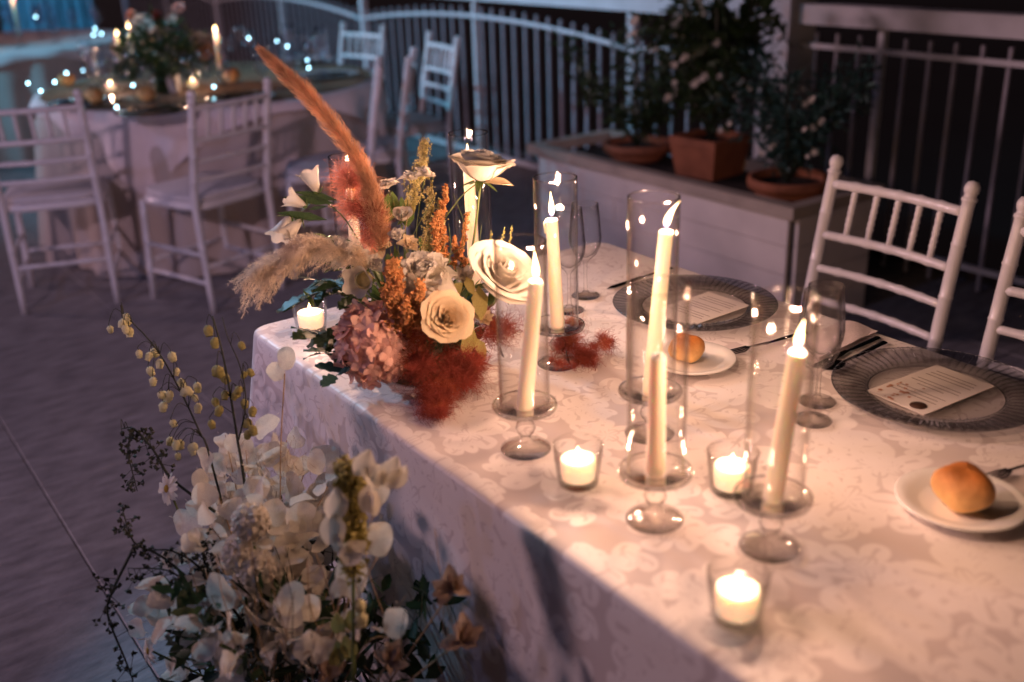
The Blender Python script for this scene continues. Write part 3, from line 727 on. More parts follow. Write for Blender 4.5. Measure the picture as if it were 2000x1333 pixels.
b.grid(lambda u, v: Vector((((-.5 if u < .5 else .5)*.0765), (v-.5)*.19, .0005+.0065*(abs(u-.5)*2))), 1, 20)
o = b.build('napkin', M['napkin']); o.location = (-1.135, 1.505, TZ+.002); o.rotation_euler = (0, 0, R(4)); tag(o, 'folded pale pink linen napkin under the chair, left of the cutlery', 'napkin')
# ------------------------------------------------------------ round tables in the background
def round_table(label, cl_label, x, y, r, rot=0):
    t = thing('round_table', label, 'table', (x, y, 0), rot, 'round banquet tables')
    MB().lathe([(0,.705),(r-.03,.705),(r-.03,.738),(0,.738)], 40).build('tabletop', M['cap'], t)
    MB().lathe([(.3,0),(.3,.02),(.03,.05),(.03,.705)], 16).build('pedestal', M['steel'], t)
    b = MB(); n = 160
    def under(u, v):
        a = 2*PI*u; f = .035*math.sin(a*17+math.sin(a*3)*2)+.02*math.sin(a*29)
        rr = r-.01+.015*min(1, v*8)+v**.8*(f+.08); return Vector((rr*math.cos(a), rr*math.sin(a), .744-.735*v))
    b.grid(under, n, 12, True)
    o = b.build('tablecloth', M['cloth3']); o.location = (x, y, 0); tag(o, 'floor length plain cloth under the square overlay of the '+cl_label, 'tablecloth')
    b = MB(); half = r*1.0
    def over(u, v):   # square overlay draped over the round top
        px, py = (u*2-1)*half*1.06, (v*2-1)*half*1.06; d = math.hypot(px, py)
        if d <= r: return Vector((px, py, .752))
        a = math.atan2(py, px); e = d-r; f = .03*math.sin(a*19)*min(1, e*5)
        rr = r+.012+.02*min(1, e*20)+f+.05*min(.4, e); return Vector((rr*math.cos(a), rr*math.sin(a), .752-e*.98+.008*(1-math.exp(-e*40))))
    b.grid(over, 90, 90); o = b.build('overlay_cloth', M['cloth2']); o.location = (x, y, 0); o.rotation_euler = (0, 0, .05)
    tag(o, 'square pinkish overlay with hanging corners on the '+cl_label, 'tablecloth')
    return t
TX, TY, TR = -5.42, 1.93, .84
round_table('round banquet table in the middle distance ringed by white chairs', 'nearer round table', TX, TY, TR, R(10))
round_table('round banquet table far away at the top left corner, mostly dark', 'far dark round table', -8.9, 1.6, .9, R(30))
b = MB(); b.grid(lambda u, v: Vector((TX+(TR-.015)*v*math.cos(2*PI*u), TY+(TR-.015)*v*math.sin(2*PI*u), .756+.003*math.sin(u*60)*v)), 60, 6, True)
tag(b.build('table_topper', M['runner']), 'round brown topper laid over the pale cloth of the nearer round table', 'topper')  # added sheet whose brown colour stands for shade on the cloth top
Z2 = .762
def taper2(label, x, y, h, z=Z2, p=.6):
    o = thing('candlestick', label, 'candlestick', (x, y, z), 0, 'tall tapers on the round tables')
    MB().lathe([(0,0),(.04,0),(.041,.004),(.012,.012),(.006,.03),(.008,.07),(.014,.075),(.013,.09),(0,.088)], 20).build('holder', M['cast'], o)
    MB().lathe([(0,.075),(.0115,.075),(.0095,h),(0,h)], 14).build('taper', M['wax'], o)
    MB().tube([(0,0,h-.001),(0,0,h+.008)], .001, 5).build('wick', M['wick'], o)
    flame(o, (0,0,h+.003), .035, .008)
    lamp('flame_light', 'POINT', (0,0,h+.02), p, LC, shadow_soft_size=.008).parent = o
taper2('tall lit taper left of the roses on the nearer round table', -5.47, 1.51, .25)
taper2('slightly taller lit taper just behind the left one on the nearer round table', -5.50, 1.58, .28)
taper2('tall lit taper right of the dark foliage on the nearer round table', -5.26, 1.93, .25)
taper2('lit taper on the far dark round table at the top left corner', -8.3, 1.62, .33)
rg = random.Random(11)
M['goblet'] = thin_glass('goblet_glass', (.96,.96,.98), (.5,.5,.55), .25, .12)
wm2 = [MB().lathe(wine_prof(h, .03), 16).mesh('goblet', M['goblet']) for h in (.2, .23, .17)]
spots2 = []
for k in range(11):
    a = 2*PI*k/11+.2
    for q in range(3):
        rr = TR-.27+.05*rg.random(); aa = a+(q-1)*.13
        spots2.append((TX+rr*math.cos(aa), TY+rr*math.sin(aa), q))
nm = 0
where = ['front left', 'front', 'right front', 'right', 'right rear', 'rear', 'rear left', 'left']
for (x, y, q) in spots2:
    o = inst('wine_glass', wm2[q]); o.location = (x, y, Z2)
    tag(o, 'small stemmed glass among the clustered glassware on the nearer round table', 'glass', 'glassware on the nearer round table')
for k in range(26):
    a = rg.random()*2*PI; rr = .25+.5*rg.random()
    o = inst('wine_glass', wm2[k % 3]); o.location = (-8.9+rr*math.cos(a), 1.6+rr*math.sin(a), Z2)
    tag(o, 'tiny glass glinting blue on the far dark round table', 'glass', 'glassware on the far dark round table')
for k, (px, py, lab) in enumerate(((132,168,'at the left, between the glasses'), (188,200,'front left, below the warm sparkles'), (288,198,'below the pale roses'), (455,160,'at the right by the second taper'))):
    p = atz(px, py, Z2); roll('dark golden bread roll on the nearer round table '+lab, p.x, p.y, .042, 'bread', Z2, 'bread rolls on the round table')
for k, (px, py, lab) in enumerate(((165,205,'front left'), (300,222,'front centre'), (470,195,'front right'), (640,150,'right'), (600,120,'rear right'))):
    p = atz(px, py, Z2); o = thing('charger_plate', 'dim glass charger on the nearer round table, '+lab, 'plate', (p.x, p.y, Z2), 0, 'chargers on the round table')
    MB().lathe([(0,.002),(.1,.002),(.108,.008),(.16,.015),(.16,.013),(.1,0),(0,0)], 36).build('plate_body', M['pglass'], o)
for (px, py, lab) in ((218,178,'left, amid the warm sparkles'), (378,172,'right, under the brown foliage')):
    p = atz(px, py, Z2); o = thing('tealight_cup', 'lit tealight on the nearer round table, '+lab, 'tealight', (p.x, p.y, Z2), 0, 'tealights on the round table')
    MB().lathe([(.026,0),(.034,.06),(.032,.06),(.024,.004),(0,.004)], 20).build('glass_cup', M['glass'], o)
    MB().lathe([(0,.005),(.022,.005),(.024,.033),(0,.034)], 18).build('wax', M['tealight'], o)
    flame(o, (0,0,.034), .02, .006); lamp('flame_light', 'POINT', (0,0,.05), .45, LC, shadow_soft_size=.006).parent = o
em_ = mat('cool_lamp', (.8,.9,1), emit=((.4,.8,1), 14)); gm_ = MB().lathe([(0,0),(.0035,.0015),(.0045,.005),(.0035,.0085),(0,.01)], 10).mesh('bulb', em_)  # glowing beads added in place of specular glints on the glassware
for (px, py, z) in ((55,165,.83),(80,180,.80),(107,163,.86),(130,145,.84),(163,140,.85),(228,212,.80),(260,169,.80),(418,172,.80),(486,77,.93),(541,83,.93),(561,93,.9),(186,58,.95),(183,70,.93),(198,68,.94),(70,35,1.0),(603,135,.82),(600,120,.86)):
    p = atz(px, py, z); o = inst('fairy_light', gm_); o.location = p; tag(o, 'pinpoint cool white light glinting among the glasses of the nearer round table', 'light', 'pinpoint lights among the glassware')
p = atz(332, 180, Z2)
o = MB().box(-.045,.045,-.03,.03,0,.09).build('place_card', M['card'], None, False); o.location = (p.x, p.y, Z2); o.rotation_euler = (0,0,.9); tag(o, 'small blank pink box card below the roses on the nearer round table', 'card')

# ------------------------------------------------------------ flower kit
def petal_mesh(name, m, w, L_, cup=.4, curl=.2, ruffle=.0, nu=6, nv=6, tip=0, narrow=.25):
    b = MB()
    def f(u, v):
        s = (u-.5)*2; ww = w*(narrow+(1-narrow)*math.sin(PI*min(1, .08+v*.78))**.8)*(1-.75*max(0, v-.75)/.25*(.45 if not tip else .9))
        x = s*ww; bend = cup*s*s*w
        z_ = -curl*L_*v**3+bend+ruffle*w*math.sin(s*9+v*4)*v
        return Vector((x, L_*v-(s*s*.12*L_*v), z_))
    b.grid(f, nu, nv); return b.mesh(name, m)
_rose = {}
def rose(parent, name, p, d, Rr, m='white', n=24, openness=1.0, label=None):
    "rose bloom: centre cone and spiralled petals (each its own object)"
    key = (m, openness)
    if key not in _rose:
        ms = []
        for lay in range(5):
            b = MB(); t = lay/4; h = .95*(1-.22*t); span = 1.55-.35*t; r0 = .02+.11*t; flare = (.035+.45*t**1.15)*openness; tw = rnd.random()
            def f(u, v, t=t, h=h, span=span, r0=r0, flare=flare, tw=tw):
                s = (u-.5)*2; wv = math.sin(PI*min(.5, .12+v*.55))
                a = s*span*wv
                rad = r0+flare*math.sin(v*PI/2)**.8+.20*t*openness*v**6*(1+.5*math.cos(s*3))+(.015+.045*t)*math.sin(s*5+tw*6)*v**3
                z = h*v**1.15-(.13*t*openness)*v**7-(.10+.06*t)*s*s*v-.02*math.sin(s*6+tw*9)*v*t
                return Vector((rad*math.sin(a), rad*math.cos(a), z))
            b.grid(f, 8, 8); ms.append(b.mesh('petal', M[m]))
        cb = MB(); cb.lathe([(0,0),(.08,.05),(.10,.35),(.08,.62),(.03,.74),(0,.74)], 12); cm = cb.mesh('heart', M[m])
        sp = MB()
        for k in range(5):
            a = k*2*PI/5; leafquad(sp, (0,0,.02), (math.cos(a), math.sin(a), -.35), .6, .11, Vector((0,0,1)))
        sp.lathe([(.03,-.2),(.10,-.12),(.13,0),(.08,.08)], 10); _rose[key] = (ms, cm, sp.mesh('sepals', M['leafm']))
    ms, cm, sm = _rose[key]
    n += 12
    c = inst(name, cm, parent, aim(p, d, sc=Rr*1.15))
    if label: c['label'] = label
    inst('sepals', sm, c)
    for k in range(n):
        t = k/(n-1); lay = min(4, int(t*5)); a = k*2.4+rnd.uniform(-.15,.15)
        M_ = Matrix.Rotation(a, 4, 'Z') @ Matrix.Rotation(rnd.uniform(-.11,.11), 4, 'X') @ Matrix.Rotation(rnd.uniform(-.08,.08), 4, 'Y') @ Matrix.Scale(.86+.2*t, 4)
        inst('petal', ms[lay], c, M_)
    return c
def lean_curve(p0, p1, sag=0, n=10, mid=None):
    p0, p1 = Vector(p0), Vector(p1); m_ = mid or (p0.lerp(p1, .5)+Vector((rnd.uniform(-.012,.012), rnd.uniform(-.012,.012), sag)))
    return curve([p0, m_, p1], n)
def bell(parent, p, d, s=.022, m='white', label=None):
    b = MB(); n = 25
    def f(u, v):
        a = 2*PI*u; lobe = abs(math.cos(2.5*a))**.6; L_ = v*(1+.28*lobe*v); r = .32*math.sin(min(1, v*1.6)*PI/2)**.7+.32*v**3*(.5+lobe)
        return Vector((r*math.cos(a), r*math.sin(a), L_*1.25))
    b.grid(f, n, 8, True); o = inst('bell_blossom', b.mesh('bell_blossom', M[m]), parent, aim(p, d, sc=s))
    if label: o['label'] = label
    sp = MB()
    for k in range(5):
        a = k*2*PI/5; leafquad(sp, (0,0,-.05), (math.cos(a), math.sin(a), .8), .75, .12, Vector((0,0,1)))
    inst('sepals', sp.mesh('sepals', M['leafm']), o); return o
def hairs(b, c, L0, L1, n, w, spread=.35, rad=.004, droop=0, taper=True, start=.0):
    m_ = len(c)-1
    for k in range(n):
        t = start+(1-start)*rnd.random(); i = min(int(t*m_), m_-1); p = c[i].lerp(c[i+1], t*m_-i); d = (c[i+1]-c[i]).normalized()
        o_ = Vector((rnd.gauss(0,1), rnd.gauss(0,1), rnd.gauss(0,1))); o_ = (o_-d*o_.dot(d)).normalized()
        env = (math.sin(PI*min(1, .12+t*.9))**.6) if taper else 1
        L_ = rnd.uniform(L0, L1)*(.45+.55*env); q = p+o_*rad*rnd.random()*env
        e = q+(d*(1-spread)+o_*spread*rnd.uniform(.5,1.3)).normalized()*L_; e2 = e+d*L_*.35-Vector((0,0,droop*L_))
        b.ribbon([q, e, e2], w)
def plume(parent, name, pts, m, n, L0, L1, w, spread, rad, start=.12, droop=0, label=None, stem=.0022, st='drystem'):
    c = curve(pts, 28); MB().tube(c, [stem*(1-.7*i/28) for i in range(29)], 5).build('plume_stem', M[st], parent)
    b = MB(); hairs(b, c, L0, L1, n, w, spread, rad, droop, True, start); return b.build(name, M[m], parent, False, 'stuff', label)
def puff(parent, name, p, r, m, n=260, w=.00045, squash=(1,1,1), label=None, curly=.5):
    b = MB(); p = Vector(p)
    for k in range(n):
        d = Vector((rnd.gauss(0,1)*squash[0], rnd.gauss(0,1)*squash[1], rnd.gauss(0,1)*squash[2])); d.normalize()
        d = Vector((d.x*squash[0], d.y*squash[1], d.z*squash[2]))
        q = p+d*r*rnd.uniform(0,.45); pts = [q]; v = d.copy()
        L_ = r*rnd.uniform(.5,1.5)/5
        for s_ in range(6):
            v = (v+Vector((rnd.gauss(0,1), rnd.gauss(0,1), rnd.gauss(0,1)))*curly).normalized(); q = q+v*L_; pts.append(q)
        b.ribbon(pts, w*rnd.uniform(.7,1.6))
    return b.build(name, M[m], parent, False, 'stuff', label)
def spike(parent, name, pts, r, m, n=420, crumb=.0022, label=None, br=16, st='stem'):
    "astilbe like spike: branchlets carrying crumbs"
    c = curve(pts, 16); MB().tube(c, [.0016*(1-.6*i/16) for i in range(17)], 5).build('spike_stem', M[st], parent)
    b = MB()
    for k in range(br):
        t = .15+.85*k/br; i = min(int(t*16), 15); p = c[i].lerp(c[i+1], t*16-i); d = (c[i+1]-c[i]).normalized()
        o_ = Vector((rnd.gauss(0,1), rnd.gauss(0,1), rnd.gauss(0,1))); o_ = (o_-d*o_.dot(d)).normalized()
        L_ = r*(1-t*.85)*rnd.uniform(.7,1.2); e = p+(o_*.8+d*.75)*L_; b.tube([p, e], .0004, 3)
        for q in range(int(n/br)):
            s_ = rnd.random(); b.crumb(p.lerp(e, s_)+Vector((rnd.gauss(0,1), rnd.gauss(0,1), rnd.gauss(0,1)))*r*.10, crumb*rnd.uniform(.6,1.4))
    for q in range(n//4):
        t = rnd.uniform(.3,1); i = min(int(t*16), 15); b.crumb(c[i].lerp(c[i+1], t*16-i)+Vector((rnd.gauss(0,1),)*3)*.001, crumb)
    return b.build(name, M[m], parent, False, 'stuff', label)
def lobed_leaf(m, L_=1, w=.3, lobes=4):
    b = MB(); n = 20; top = []
    for i in range(n+1):
        t = i/n; ww = w*(math.sin(PI*min(1, .06+t*.92))**.7)*(.62+.38*abs(math.sin(t*PI*lobes))); top.append((ww, t*L_))
    vs = [(0, y, 0) for _, y in top]+[(x, y, .08*x/w-.1*(y/L_)**2) for x, y in top]+[(-x, y, .08*x/w-.1*(y/L_)**2) for x, y in top]
    fs = []
    for i in range(n): fs += [(i, n+1+i, n+2+i, i+1), (i+1, 2*(n+1)+i+1, 2*(n+1)+i, i)]
    return b.add(vs, fs).mesh('leaf', m)
def sprig(parent, pts, lm, ls, nleaf, name='leaf', st='stem', r=.0014, spread=.9):
    c = curve(pts, 12); s_ = MB().tube(c, [r*(1-.6*i/12) for i in range(13)], 5).build('sprig', M[st], parent)
    for k in range(nleaf):
        t = .25+.75*k/max(1, nleaf-1); i = min(int(t*12), 11); p = c[i].lerp(c[i+1], t*12-i); d = (c[i+1]-c[i]).normalized()
        sd = d.cross(Vector((rnd.gauss(0,.4), rnd.gauss(0,.4), 1))).normalized()*(1 if k % 2 else -1)
        q = (d*(1-spread*.5)+sd*spread+Vector((0,0,rnd.uniform(-.2,.3)))).normalized() if k < nleaf-1 else d
        up_ = q.cross(Vector((rnd.gauss(0,.5), rnd.gauss(0,.5), 1))).cross(q).normalized(); x_ = q.cross(up_)
        Mx = Matrix(((x_.x, q.x, up_.x, p.x), (x_.y, q.y, up_.y, p.y), (x_.z, q.z, up_.z, p.z), (0,0,0,1))) @ Matrix.Scale(ls*rnd.uniform(.75,1.15), 4)
        inst(name, lm, s_, Mx)
    return s_
lance = {}
def lance_leaf(key, w=.16):
    if (key, w) not in lance:
        b = MB(); leafquad(b, (0,0,0), (0,1,0), 1, w, Vector((0,0,1))); lance[(key, w)] = b.mesh('leaf', M[key])
    return lance[(key, w)]

# ------------------------------------------------------------ arrangement on the long table
F = thing('flower_arrangement', 'table flower arrangement with rust pampas plume, pink hydrangea, white roses and red plume moss', 'flowers', (0,0,0))
core = at(815, 640, 1.86)
# dark greenery mass around the foam
b = MB(); rg = random.Random(5)
for k in range(430):
    a = rnd.uniform(0, 2*PI); u = rnd.random()**.5
    p = core+FW*.03+Vector((.125*u*math.cos(a), .09*u*math.sin(a), rnd.uniform(-.055,.075)*(1.1-u*.5)))
    d = (p-core+Vector((0,0,.05))).normalized()+Vector((rnd.gauss(0,.4), rnd.gauss(0,.4), rnd.gauss(0,.4)))
    if p.z < TZ+.012: p.z = TZ+.012
    if d.z < -.2: d.z = -.1
    leafquad(b, p, d, rnd.uniform(.02,.042), rnd.uniform(.003,.007))
b.build('greenery', M['leaf'], F, kind='stuff')
b = MB()
for k in range(150):
    p = core+FW*.04+Vector((rnd.gauss(0,.06), rnd.gauss(0,.05), rnd.uniform(.02,.10))); leafquad(b, p, Vector((rnd.gauss(0,.6), rnd.gauss(0,.6), 1)), rnd.uniform(.03,.07), rnd.uniform(.003,.007))
b.build('bright_greenery', M['leafm'], F, kind='stuff')
MB().lathe([(0,0),(.075,0),(.085,.02),(.08,.05),(.05,.075),(0,.085)], 20, Matrix.Translation((core.x, core.y, TZ+.003))).build('foam_base', M['leaf'], F)
heart = core+Vector((0,0,.0))
# rust pampas
plume(F, 'pampas_plume', [at(742,470,1.84), at(728,380,1.84), at(690,300,1.83), at(618,205,1.82), at(562,150,1.81), at(508,98,1.80)], 'pampas', 7000, .010, .024, .00036, .45, .007, .0, 0, 'rust brown pampas plume leaning far to the left')
plume(F, 'pampas_fluff', [at(745,480,1.83), at(735,420,1.83), at(716,370,1.83)], 'pampas', 1500, .012, .022, .0005, .6, .012, 0)
# beige drooping pampas made of branchlets
spine = curve([at(730,545,1.83), at(690,505,1.80), at(630,488,1.78), at(570,500,1.77), at(515,530,1.76)], 20)
MB().tube(spine, .0018, 5).build('plume_stem', M['drystem'], F)
b = MB()
for k in range(130):
    t = rnd.uniform(.04, .98); i = min(int(t*20), 19); p = spine[i].lerp(spine[i+1], t*20-i); d = (spine[i+1]-spine[i]).normalized()
    o_ = Vector((rnd.gauss(0,1), rnd.gauss(0,1), rnd.gauss(.3,1))); o_ = (o_-d*o_.dot(d)).normalized()
    L_ = rnd.uniform(.05,.09)*(1-.2*t); q = curve([p, p+(d*.85+o_*.42)*L_*.5, p+(d*1+o_*.52)*L_-Vector((0,0,L_*.38))], 8)
    b.tube(q, .00035, 3); hairs(b, q, .004, .010, 130, .00042, .6, .0018, .3, True, .1)
b.build('pampas_plume', M['pampasb'], F, False, 'stuff', 'pale beige pampas plume drooping over the left edge')
# coral smoke bush
puff(F, 'smoke_tuft', at(682,352,1.86), .036, 'coral', 900, .0004, label='coral feathery tuft beside the pampas stem')
puff(F, 'smoke_tuft', at(690,405,1.86), .030, 'coral', 700, .0004)
puff(F, 'smoke_tuft', at(728,425,1.84), .034, 'rust', 380, .0005, (1,1,1.3))
puff(F, 'smoke_tuft', at(722,465,1.84), .028, 'coral', 300, .0005)
# bell flower sprigs on the left
c = curve([at(745,560,1.85), at(705,480,1.84), at(665,418,1.82), at(610,385,1.81), at(565,398,1.80)], 14); MB().tube(c, [.0018*(1-.6*i/14) for i in range(15)], 5).build('bell_stem', M['stem'], F)
for (bx, by, dx, dy, s_) in ((622,380,-.5,1.2,.024), (590,428,-.8,-.9,.021), (600,405,-1,.5,.021), (566,420,-.35,-1,.026), (645,462,-.3,-1,.020), (655,480,.3,-1,.018), (672,470,.8,-.8,.018)):
    d_ = RT*dx+UP*dy-FW*.4; bell(F, at(bx, by, 1.805), d_, s_*1.2)
    leafquad(b, (0,0,0), (0,0,1), .001, .001)
for (ax, ay, bx, by) in ((660,392,575,372), (655,398,552,382), (640,430,540,412), (640,462,610,455), (665,460,628,470), (690,425,668,445), (610,392,592,412), (580,420,572,452), (600,410,640,402)):
    d_ = at(bx,by,1.80)-at(ax,ay,1.81); m_ = lance_leaf('leafm' if rnd.random() < .6 else 'leaf', .085)
    q_ = d_.normalized(); up_ = q_.cross(RT+Vector((0,0,.7))).normalized(); x_ = q_.cross(up_)
    Mx = Matrix(((x_.x,q_.x,up_.x,0),(x_.y,q_.y,up_.y,0),(x_.z,q_.z,up_.z,0),(0,0,0,1))) @ Matrix.Scale(d_.length, 4); Mx.translation = at(ax,ay,1.81); inst('leaf', m_, F, Mx)
# raised rose at top right and stem
MB().tube(curve([at(905,560,1.86), at(925,470,1.85), at(938,360,1.85)], 10), .0022, 6).build('rose_stem', M['stem'], F)
rose(F, 'rose', at(938,352,1.85), UP*1+RT*.12-FW*.3, .056, 'white', 26, 1.0, 'raised white rose on a tall green stem')
pm = petal_mesh('petal', M['cream'], .3, 1, .3, .1, .03, tip=1)
def put_petal(p, q, me_, par, n_=None, sc=None):
    p, q = Vector(p), Vector(q); d_ = q-p; y_ = d_.normalized(); n_ = (n_ or -FW); z_ = (n_-y_*n_.dot(y_)).normalized(); x_ = y_.cross(z_)
    s_ = d_.length; o = inst('petal', me_, par, Matrix(((x_.x*s_,y_.x*s_,z_.x*s_,p.x),(x_.y*s_,y_.y*s_,z_.y*s_,p.y),(x_.z*s_,y_.z*s_,z_.z*s_,p.z),(0,0,0,1)))); return o
put_petal(at(945,357,1.85), at(1003,358,1.84), pm, F, UP-FW*.6)
MB().tube(curve([at(870,425,1.86), at(900,385,1.855), at(932,358,1.85)], 8), .0012, 5).build('rose_stem', M['stem'], F)
# large white rose right
rose(F, 'rose', at(968,545,1.80)-UP*.012, UP*.62+RT*.42-FW*.66, .061, 'white', 26, 1.1, 'largest white rose at the right, behind the front glass cylinder')
# cream rose facing us with peach rose behind
rose(F, 'rose', at(870,628,1.72), -FW*1+UP*.25+RT*.15, .044, 'cream', 24, .95, 'cream rosebud half open, facing the camera')
rose(F, 'rose', at(838,615,1.76), -FW*1+UP*.25-RT*.35, .040, 'peach', 20, .95, 'peach rose tucked behind the cream one')
rose(F, 'rose', at(787,430,1.86), -FW*.6+UP*.7, .022, 'white', 20, .8, 'small round white bud rose')
# white ruffled carnation-like flowers
def ruffle(p, d, Rr, m, n=40, name='ruffled_flower', label=None, w=.45):
    key = ('ruf', m)
    if key not in lance: lance[key] = [petal_mesh('petal', M[m], .42, 1, .5, .25*k, .10, 8, 6) for k in range(3)]
    c_ = inst(name, MB().lathe([(0,0),(.12,.05),(.1,.3),(0,.35)], 8).mesh('heart', M[m]), F, aim(p, d, sc=Rr))
    if label: c_['label'] = label
    for k in range(n):
        t = (k+.5)/n; el = R(88-75*t); a = k*2.4
        inst('petal', lance[key][k % 3], c_, Matrix.Rotation(a, 4, 'Z') @ Matrix.Rotation(el, 4, 'X') @ Matrix.Scale(rnd.uniform(.8,1.05)*(.75+.25*t), 4))
    return c_
ruffle(at(830,548,1.76), -FW*.8+UP*.6, .058, 'white', 46, label='ruffled white bloom above the cream rose')
ruffle(at(758,368,1.87), UP*.8-FW*.5-RT*.3, .026, 'white', 14)
ruffle(at(800,352,1.87), UP*.9-FW*.5, .024, 'white', 14)
ruffle(at(828,344,1.86), UP*.8-FW*.5+RT*.5, .024, 'white', 14)
ruffle(at(740,485,1.88), UP*.5-FW*.8, .034, 'cream', 18)
for (x, y, r_, m_) in ((700,505,.026,'white'), (728,520,.024,'white'), (905,545,.026,'white'), (868,575,.022,'cream'), (948,625,.022,'cream'), (800,480,.024,'cream'), (775,462,.018,'white')):
    ruffle(at(x,y,1.82), UP*.5-FW*.9+RT*rnd.uniform(-.4,.4), r_, m_, 14)
for (x, y, x2, y2) in ((790,520,760,372), (795,520,800,360), (815,540,829,350), (785,545,787,440)):
    MB().tube(lean_curve(at(x,y,1.87), at(x2,y2,1.87)), .0011, 5).build('bloom_stem', M['stem'], F)
for k in range(9):
    p = at(rnd.uniform(752,800), rnd.uniform(380,425), 1.87); put_petal(p-UP*.03, p+UP*rnd.uniform(.0,.02)+RT*rnd.uniform(-.01,.02), lance_leaf('leafy' if k % 2 else 'leafm', .2), F)
# white star bell facing front
bell(F, at(712,545,1.77)+FW*.03, -FW*.8-UP*.1-RT*.15, .036, 'white', 'white open bell flower above the pink hydrangea')
MB().lathe([(0,0),(.012,.002),(.016,.012),(.012,.016)], 12, aim(at(712,548,1.765), -FW)).build('bell_throat', M['creama'], F)
# hydrangea
hy = inst('hydrangea_head', MB().lathe([(0,-.02),(.02,-.01),(.035,.02),(.02,.045),(0,.05)], 12).mesh('hydrangea_head', M['pink']), F, Matrix.Translation(at(733,680,1.765)))
hy['label'] = 'large pink hydrangea head resting on the cloth'
fb_ = MB()
for k in range(4):
    a = k*PI/2
    def f(u, v, a=a):
        s = (u-.5)*2; ww = .5*math.sin(PI*min(1, .12+v*.8))**.6; x, y = s*ww, v; z = .25*v*v-.12*s*s+.05*math.sin(s*6+a)*v
        return Vector((x*math.cos(a)-y*math.sin(a), x*math.sin(a)+y*math.cos(a), z))
    fb_.grid(f, 5, 4)
flo = [fb_.mesh('floret', M['pink'])]
N_ = 150
for k in range(N_):
    z = 1-2*(k+.5)/N_; a = k*2.39996; r_ = math.sqrt(1-z*z); d = Vector((r_*math.cos(a), r_*math.sin(a), z))
    if d.dot(FW) > .45: continue
    s_ = rnd.uniform(.86,1.08); p = Vector((d.x*.062*s_, d.y*.062*s_, d.z*.064*s_+.004))
    if p.z+hy.location.z < TZ+.004: continue
    inst('floret', flo[0], hy, aim(p, d+Vector((rnd.gauss(0,.3), rnd.gauss(0,.3), rnd.gauss(0,.3))), sc=rnd.uniform(.014,.0195), roll=rnd.random()*6))
for (x, y, tx, ty) in ((700,612,672,600), (705,612,690,585), (715,610,712,582), (722,612,745,588), (700,620,665,618), (712,615,730,600)):
    put_petal(at(x,y,1.775), at(tx,ty,1.765), petal_mesh('petal', M['pink'], .33, 1, .3, .2, .02), F, -FW+UP*.3)
# orange astilbes and cream astilbes
spike(F, 'astilbe_spike', [at(880,560,1.85), at(862,460,1.85), at(872,362,1.85)], .022, 'orange', 900, .0026)
spike(F, 'astilbe_spike', [at(870,540,1.84), at(850,470,1.84), at(856,410,1.84)], .022, 'orange', 600, .0026)
spike(F, 'astilbe_spike', [at(905,540,1.85), at(902,480,1.85), at(915,415,1.85)], .017, 'orange', 500, .0024)
spike(F, 'astilbe_spike', [at(890,540,1.85), at(890,500,1.85), at(886,462,1.85)], .014, 'orange', 300, .0024)
spike(F, 'astilbe_spike', [at(812,670,1.74), at(785,600,1.715), at(764,515,1.71)], .044, 'orange', 2600, .0036, 'orange feathery spike in front of the ruffled white bloom', 26)
spike(F, 'astilbe_spike', [at(835,670,1.73), at(825,610,1.71), at(822,552,1.70)], .028, 'orange', 1100, .0032)
spike(F, 'astilbe_spike', [at(800,650,1.74), at(772,610,1.72), at(750,565,1.71)], .026, 'orange', 900, .0032)
spike(F, 'astilbe_spike', [at(800,440,1.88), at(815,350,1.88), at(832,276,1.88)], .036, 'creama', 900, .0022, 'tall pale green astilbe spike at the top', 30)
spike(F, 'astilbe_spike', [at(838,540,1.86), at(838,450,1.86), at(842,368,1.86)], .030, 'creama', 850, .0022, None, 30)
spike(F, 'astilbe_spike', [at(850,520,1.86), at(860,440,1.86), at(858,390,1.86)], .022, 'creama', 400, .0022, None, 20)
for (bx, by) in ((845,345),(905,480),(985,445),(1000,440),(960,450)):
    spike(F, 'bud_spike', [at(bx-10,by+60,1.86), at(bx-4,by+30,1.86), at(bx,by,1.86)], .006, 'leafy', 50, .0018, None, 6)
# rust red plume moss
for (x, y, d_, r_, n_) in ((835,640,1.77,.040,700), (800,700,1.78,.040,600), (850,720,1.76,.055,1000), (900,740,1.78,.050,900), (860,790,1.74,.045,900), (855,835,1.73,.034,600), (925,700,1.80,.034,500), (960,650,1.85,.042,600), (940,610,1.88,.030,300), (1115,665,1.93,.034,520), (1150,690,1.90,.036,560), (1180,665,1.93,.030,360), (1095,725,1.88,.026,200), (1130,640,1.96,.03,300)):
    p = at(x,y,d_); p.z = max(p.z, TZ+r_*.45); q0 = p-FW*.02
    for j_ in range(5): puff(F, 'moss_plume', q0+Vector((rnd.gauss(0,.4), rnd.gauss(0,.4), rnd.gauss(0,.22)))*r_, r_*rnd.uniform(.55,.95), 'rust' if j_ else 'moss2', int(n_*.42), .00030, (1,1,.8), None, .95)
# brown leaves by the right moss
for (x, y, s_) in ((1110,698,.022), (1120,650,.012), (1105,662,.010), (905,755,.020), (985,700,.016)):
    p = atz(x, y, TZ+.014); inst('dark_leaf', lance_leaf('seal', .5), F, aim(p, RT+UP*.3, sc=s_*1.6, roll=rnd.random()*3))
# yellow dry leaves
for (x, y, tx, ty) in ((905,552,865,585), (935,558,940,625), (930,660,948,700), (925,640,905,700), (910,540,925,575)):
    put_petal(at(x,y,1.79), at(tx,ty,1.775), lance_leaf('leafy', .24), F, -FW+UP*.4)
